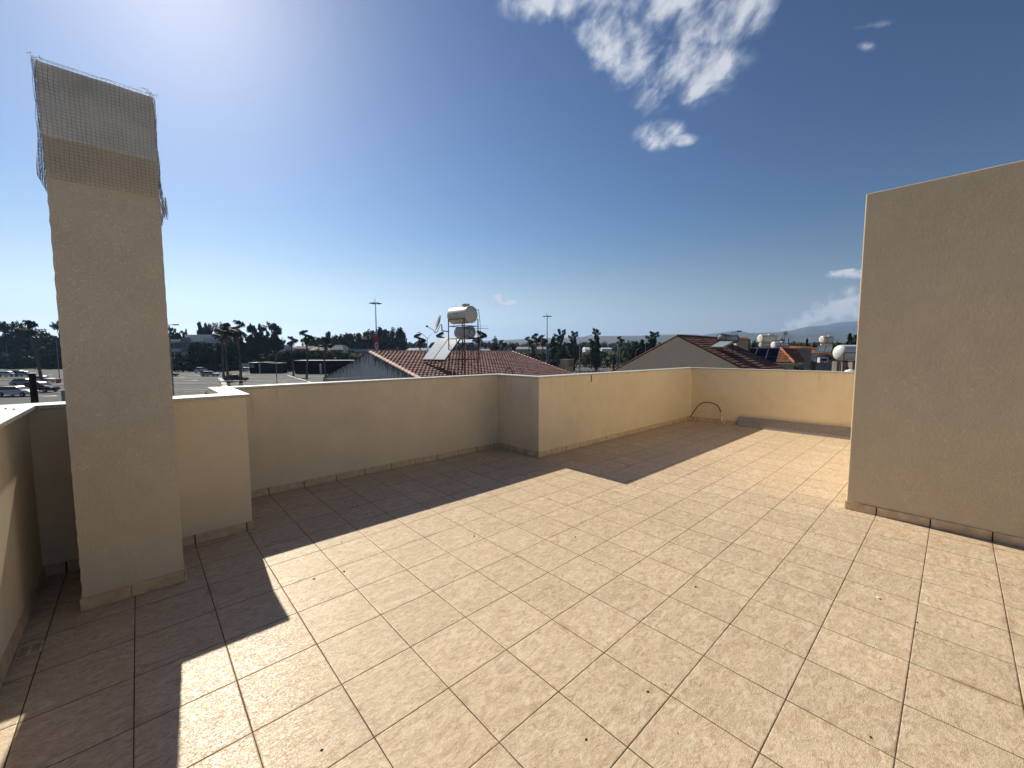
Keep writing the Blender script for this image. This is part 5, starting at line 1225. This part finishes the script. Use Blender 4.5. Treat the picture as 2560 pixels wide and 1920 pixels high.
for i, (xa, xb, ya, yb, lab) in enumerate([(774, 812, 875, 867, 'low pale roofed house behind the stout palm'), (826, 858, 874, 862, 'house with a pale pitched roof between the stout palm and the wood'), (868, 918, 880, 872, 'low house with a flat pale roof just left of the pink ridge')]):
    D = 200; b_ = bld('house', lab, 'building', xa, D); f = lambda px: S(px, D, xa)
    bm_box('wall', [(0, f(xb), 0, 9, 0, zz(ya, D))], X['beige'], b_); m = MB(); m.box(-.4, f(xb)+.4, -.4, 9.4, zz(ya, D)+.01, zz(yb, D), (f(xb)*.3, 3) if i < 2 else (.4, 1)); m.obj('roof', X['roofgrey'], b_)
p = pt(822, 858, 205); tag((lambda o: o)(tank('water_tank', 'pale round tank on a roof behind the stout palm', tuple(p), FACE, 2.0, .7, X['tankw']))); 
p = pt(822, 861.5, 205); stand('tank_stand', 'stand under the pale round tank behind the stout palm', tuple(p), FACE, 1.4, 1, 2.5)
D = 130; b4 = bld('kiosk', 'dark kiosk with a small white framed window at the far side of the car park', 'kiosk', 622, D); f = lambda px: S(px, D, 622)
bm_box('wall', [(f(622), f(645), 0, 4, 0, zz(907.5, D))], X['darkshed'], b4); bm_box('roof', [(f(620), f(647), -.3, 4.2, zz(907.5, D)+.01, zz(905.5, D))], X['metal'], b4)
m = MB(); m.box(f(625), f(633.5), -.08, -.01, zz(918, D), zz(911, D)); w1 = m.obj('window', X['whitew'], b4)
m = MB(); m.box(f(626), f(628.8), -.11, -.085, zz(917, D), zz(912, D)); m.box(f(629.8), f(632.6), -.11, -.085, zz(917, D), zz(912, D)); m.obj('pane', X['glass_d'], w1)
b5 = bld('container', 'grey container cabin with a pale corner post under the spreading tree', 'container', 646, D); f = lambda px: S(px, D, 646)
bm_box('wall', [(f(649), f(694), 0, 5, 0, zz(908, D))], X['container'], b5); bm_box('roof', [(f(644), f(666), -.4, 5, zz(908, D)+.01, zz(905, D)), (f(666.2), f(696), -.1, 5, zz(908, D)+.01, zz(907, D))], X['darkmetal'], b5)
bm_box('corner_post', [(f(647), f(649), -.3, -.01, 0, zz(908, D))], X['whitew'], b5); bm_box('dark_base', [(f(651), f(692), -.05, -.01, .1, .9)], X['darkshed'], b5)
b6 = bld('wall', 'white garden wall behind the kiosk', 'wall', 600, 150); f = lambda px: S(px, 150, 600)
bm_box('panel', [(f(601), f(622), 0, .3, 0, zz(908, 150))], X['whitew'], b6)
D = 124; b7 = bld('shed', 'long black shed with one pale door behind the stout palm', 'shed', 740, D); f = lambda px: S(px, D, 740)
bm_box('wall', [(f(722), f(900), 3, 10, 0, zz(902, D))], X['darkshed'], b7); bm_box('roof_edge', [(f(720), f(902), 2.8, 10.2, zz(902, D)+.01, zz(901, D))], X['metal'], b7)
bm_box('door', [(f(786), f(791), 2.9, 2.99, 0, zz(909, D))], X['whitew'], b7)
D = 190; b8 = bld('greenhouse', 'roof with rows of shining white skylights left of the white collectors', 'building', 1020, D); f = lambda px: S(px, D, 1020)
bm_box('wall', [(f(1012), f(1080), 0, 14, 0, zz(880, D))], X['greyw'], b8)
m = MB(); rs = Vector((0, 10, zz(868.5, D)-zz(879, D))); m.add([(f(1010), -.2, zz(879, D)), (f(1082), -.2, zz(879, D)), (f(1082), 9.8, zz(869.5, D)), (f(1010), 9.8, zz(869.5, D))], [(0, 1, 2, 3)]); m.obj('roof', X['metal'], b8)
m = MB()
for r_ in range(2):
    for k in range(6):
        xa = f(1027+k*7.6+r_*3); xb = xa+S(5, D, 0); v0 = .15+r_*.5; v1 = v0+.32; q = lambda x, v_: (x+(v_-.15)*1.6, -.2+10*v_, zz(879, D)+(zz(869.5, D)-zz(879, D))*v_+.05)
        m.add([q(xa, v0), q(xb, v0), q(xb, v1), q(xa, v1)], [(0, 1, 2, 3)])
m.obj('skylights', mat('polished_sheet', (.8, .8, .8), .15, .02, 1, metal=.6), b8)
for (xa, xb, ya, yb, D, lab, mt) in [(1290, 1328, 873, 867, 330, 'long pale roofed hall behind the left palms, by the right end of the pink ridge', 'roofgrey'), (1342, 1366, 873, 867, 330, 'pale roofed hall behind the foot of the tall mast', 'roofgrey'),
                                 (1463, 1479, 874, 868, 300, 'small pale house between the curved lamp and the tallest ragged conifer', 'whitew'), (1505, 1530, 872, 869.5, 320, 'bright white flat canopy right of the tallest ragged conifer', 'whitew'),
                                 (1195, 1225, 880, 872, 260, 'low house behind the right legs of the tank stand', 'roofgrey')]:
    b_ = bld('building', lab, 'building', xa, D); w_ = S(xb, D, xa)
    bm_box('wall', [(0, w_, 0, 12, 0, zz(ya, D))], X['greyw'] if mt != 'whitew' else X['whitew'], b_)
    m = MB(); m.box(-.3, w_+.3, -.3, 12.3, zz(ya, D)+.01, zz(yb, D), (w_*.12, 4)); m.obj('roof', X[mt], b_)
# ------------------------------------------------------------------ cars
def make_car():
    t = bpy.data.objects.new('parked_car', None); SC.collection.objects.link(t)
    prof = [(-2.2, .35), (-2.22, .70), (-2.05, .92), (-1.2, 1.0), (1.0, 1.0), (1.9, .88), (2.2, .70), (2.22, .40), (2.1, .28), (-2.1, .28)]
    m = MB(); n = len(prof); hw = .88
    vs = [(x, s_*(hw-(.06 if z > .8 else 0)-(.12 if abs(x) > 2 else 0)), z) for s_ in (-1, 1) for x, z in prof]
    m.add(vs, [list(range(n)), list(range(n, 2*n))[::-1]]+[(i, (i+1) % n, (i+1) % n+n, i+n) for i in range(n)])
    m.add([(-1.55, -.60, 1.46), (.35, -.60, 1.46), (.35, .60, 1.46), (-1.55, .60, 1.46), (-1.6, -.64, 1.40), (.5, -.64, 1.40), (.5, .64, 1.40), (-1.6, .64, 1.40)], [(0, 1, 2, 3), (4, 5, 6, 7), (0, 1, 5, 4), (1, 2, 6, 5), (2, 3, 7, 6), (3, 0, 4, 7)])
    body = m.obj('body', X['paint'], t, .05)
    m = MB(); m.add([(-1.9, -.76, .975), (1.15, -.76, .99), (1.15, .76, .99), (-1.9, .76, .975), (-1.58, -.62, 1.405), (.46, -.62, 1.405), (.46, .62, 1.405), (-1.58, .62, 1.405)], [(0, 1, 2, 3), (4, 5, 6, 7), (0, 1, 5, 4), (1, 2, 6, 5), (2, 3, 7, 6), (3, 0, 4, 7)])
    m.obj('windows', X['glass_d'], t)
    for x in (-1.35, 1.38):
        for s_ in (-1, 1):
            m = MB(); m.lathe([(0, -.1), (.31, -.1), (.33, 0), (.31, .1), (0, .1)], 'y', (x, s_*.80, .33), 14); wh = m.obj('wheel', X['tyre'], t)
            m = MB(); m.lathe([(0, 0), (.2, .0), (.2, .02*s_)], 'y', (x, s_*.905, .33), 10); m.obj('rim', X['alu'], wh)
    for s_ in (-.62, .62):
        m = MB(); m.box(2.12, 2.235, s_-.16, s_+.16, .60, .74, (.02, .02)); m.obj('headlight', X['alu'], t)
        m = MB(); m.box(-2.245, -2.14, s_-.14, s_+.14, .66, .84); m.obj('tail_light', X['red'], t)
    return t
car0 = make_car(); used = [False]
CP = {'white': mat('white_car_paint', (.70, .70, .70), .25, .03), 'silver': mat('silver_car_paint', (.38, .40, .42), .25, .05, metal=.3), 'black': mat('black_car_paint', (.012, .012, .014), .2, .05), 'blue': mat('dark_blue_car_paint', (.02, .03, .06), .22, .05), 'grey': mat('grey_car_paint', (.13, .14, .15), .3, .05)}
def car(px, by, col, lab, turn=0, sc=(1, 1, 1)):
    c = car0 if not used[0] else dup(car0); used[0] = True
    c.location = onz(px, by)+Vector((0, 0, .004)); c.rotation_euler.z = FACE+turn; c.scale = sc
    tag(c, lab, 'car', 'cars in the car park')
    for ch in c.children:
        if ch.name.startswith('body'): ch.material_slots[0].link = 'OBJECT'; ch.material_slots[0].material = CP[col]
for a in [(22, 941.5, 'white', 'white car at the left edge of the photo in the far row', .15), (50, 938, 'blue', 'dark blue car behind the white ones in the far row, left edge', .1, (1.15, 1, 1)), (62, 941, 'silver', 'silver car in the middle of the far row at the left', .2),
          (106, 956, 'white', 'white saloon right of the leaning palm trunk', .12), (68, 966, 'silver', 'silver estate car partly behind the thick dark post', .1, (1.1, 1, 1.05)),
          (102, 980, 'black', 'black pick-up shaped car right of the thick dark post', .05, (1.1, 1, 1.15)), (44, 990.5, 'white', 'nearest white car, left of the thick dark post', .08, (1.1, 1, 1.05)),
          (421, 941, 'black', 'dark car half hidden by the right edge of the chimney', .2), (503.5, 932, 'white', 'white van like car seen from behind near the bushes', pi/2+.1, (1, 1, 1.25)),
          (526, 941, 'silver', 'pale hatchback standing alone left of the clump of palms', .05), (591, 953, 'black', 'black car behind the trunks of the clump of palms', .05, (1.1, 1, 1.05)),
          (623, 929, 'white', 'white car low down in front of the kiosk', .1), (1521, 905.5, 'silver', 'silver car behind the kerb strip right of the tallest ragged conifer', .1), (1565, 906, 'white', 'white car half hidden by the beige gable', .1),
          (1486, 903, 'grey', 'dark grey car behind the foot of the tallest ragged conifer', .1), (1436, 904, 'grey', 'dark grey car behind the squat beige chimney', .1)]:
    car(*a[:4], turn=a[4], sc=a[5] if len(a) > 5 else (1, 1, 1))
# ------------------------------------------------------------------ haze
m = MB(); m.box(-7600, 7600, -7600, 7600, GZ-1, 540)
hzm = bpy.data.materials.new('hazy_air'); hzm.use_nodes = True; t = NT(hzm.node_tree); hzm.node_tree.nodes.clear()
vp = t.n('ShaderNodeVolumePrincipled'); vp.inputs['Color'].default_value = (.42, .64, 1, 1); vp.inputs['Density'].default_value = 1.1e-4; vp.inputs['Anisotropy'].default_value = .3
ou = t.n('ShaderNodeOutputMaterial'); hzm.node_tree.links.new(vp.outputs[0], ou.inputs['Volume'])
hzo = tag(m.obj('haze', hzm), kind='stuff')
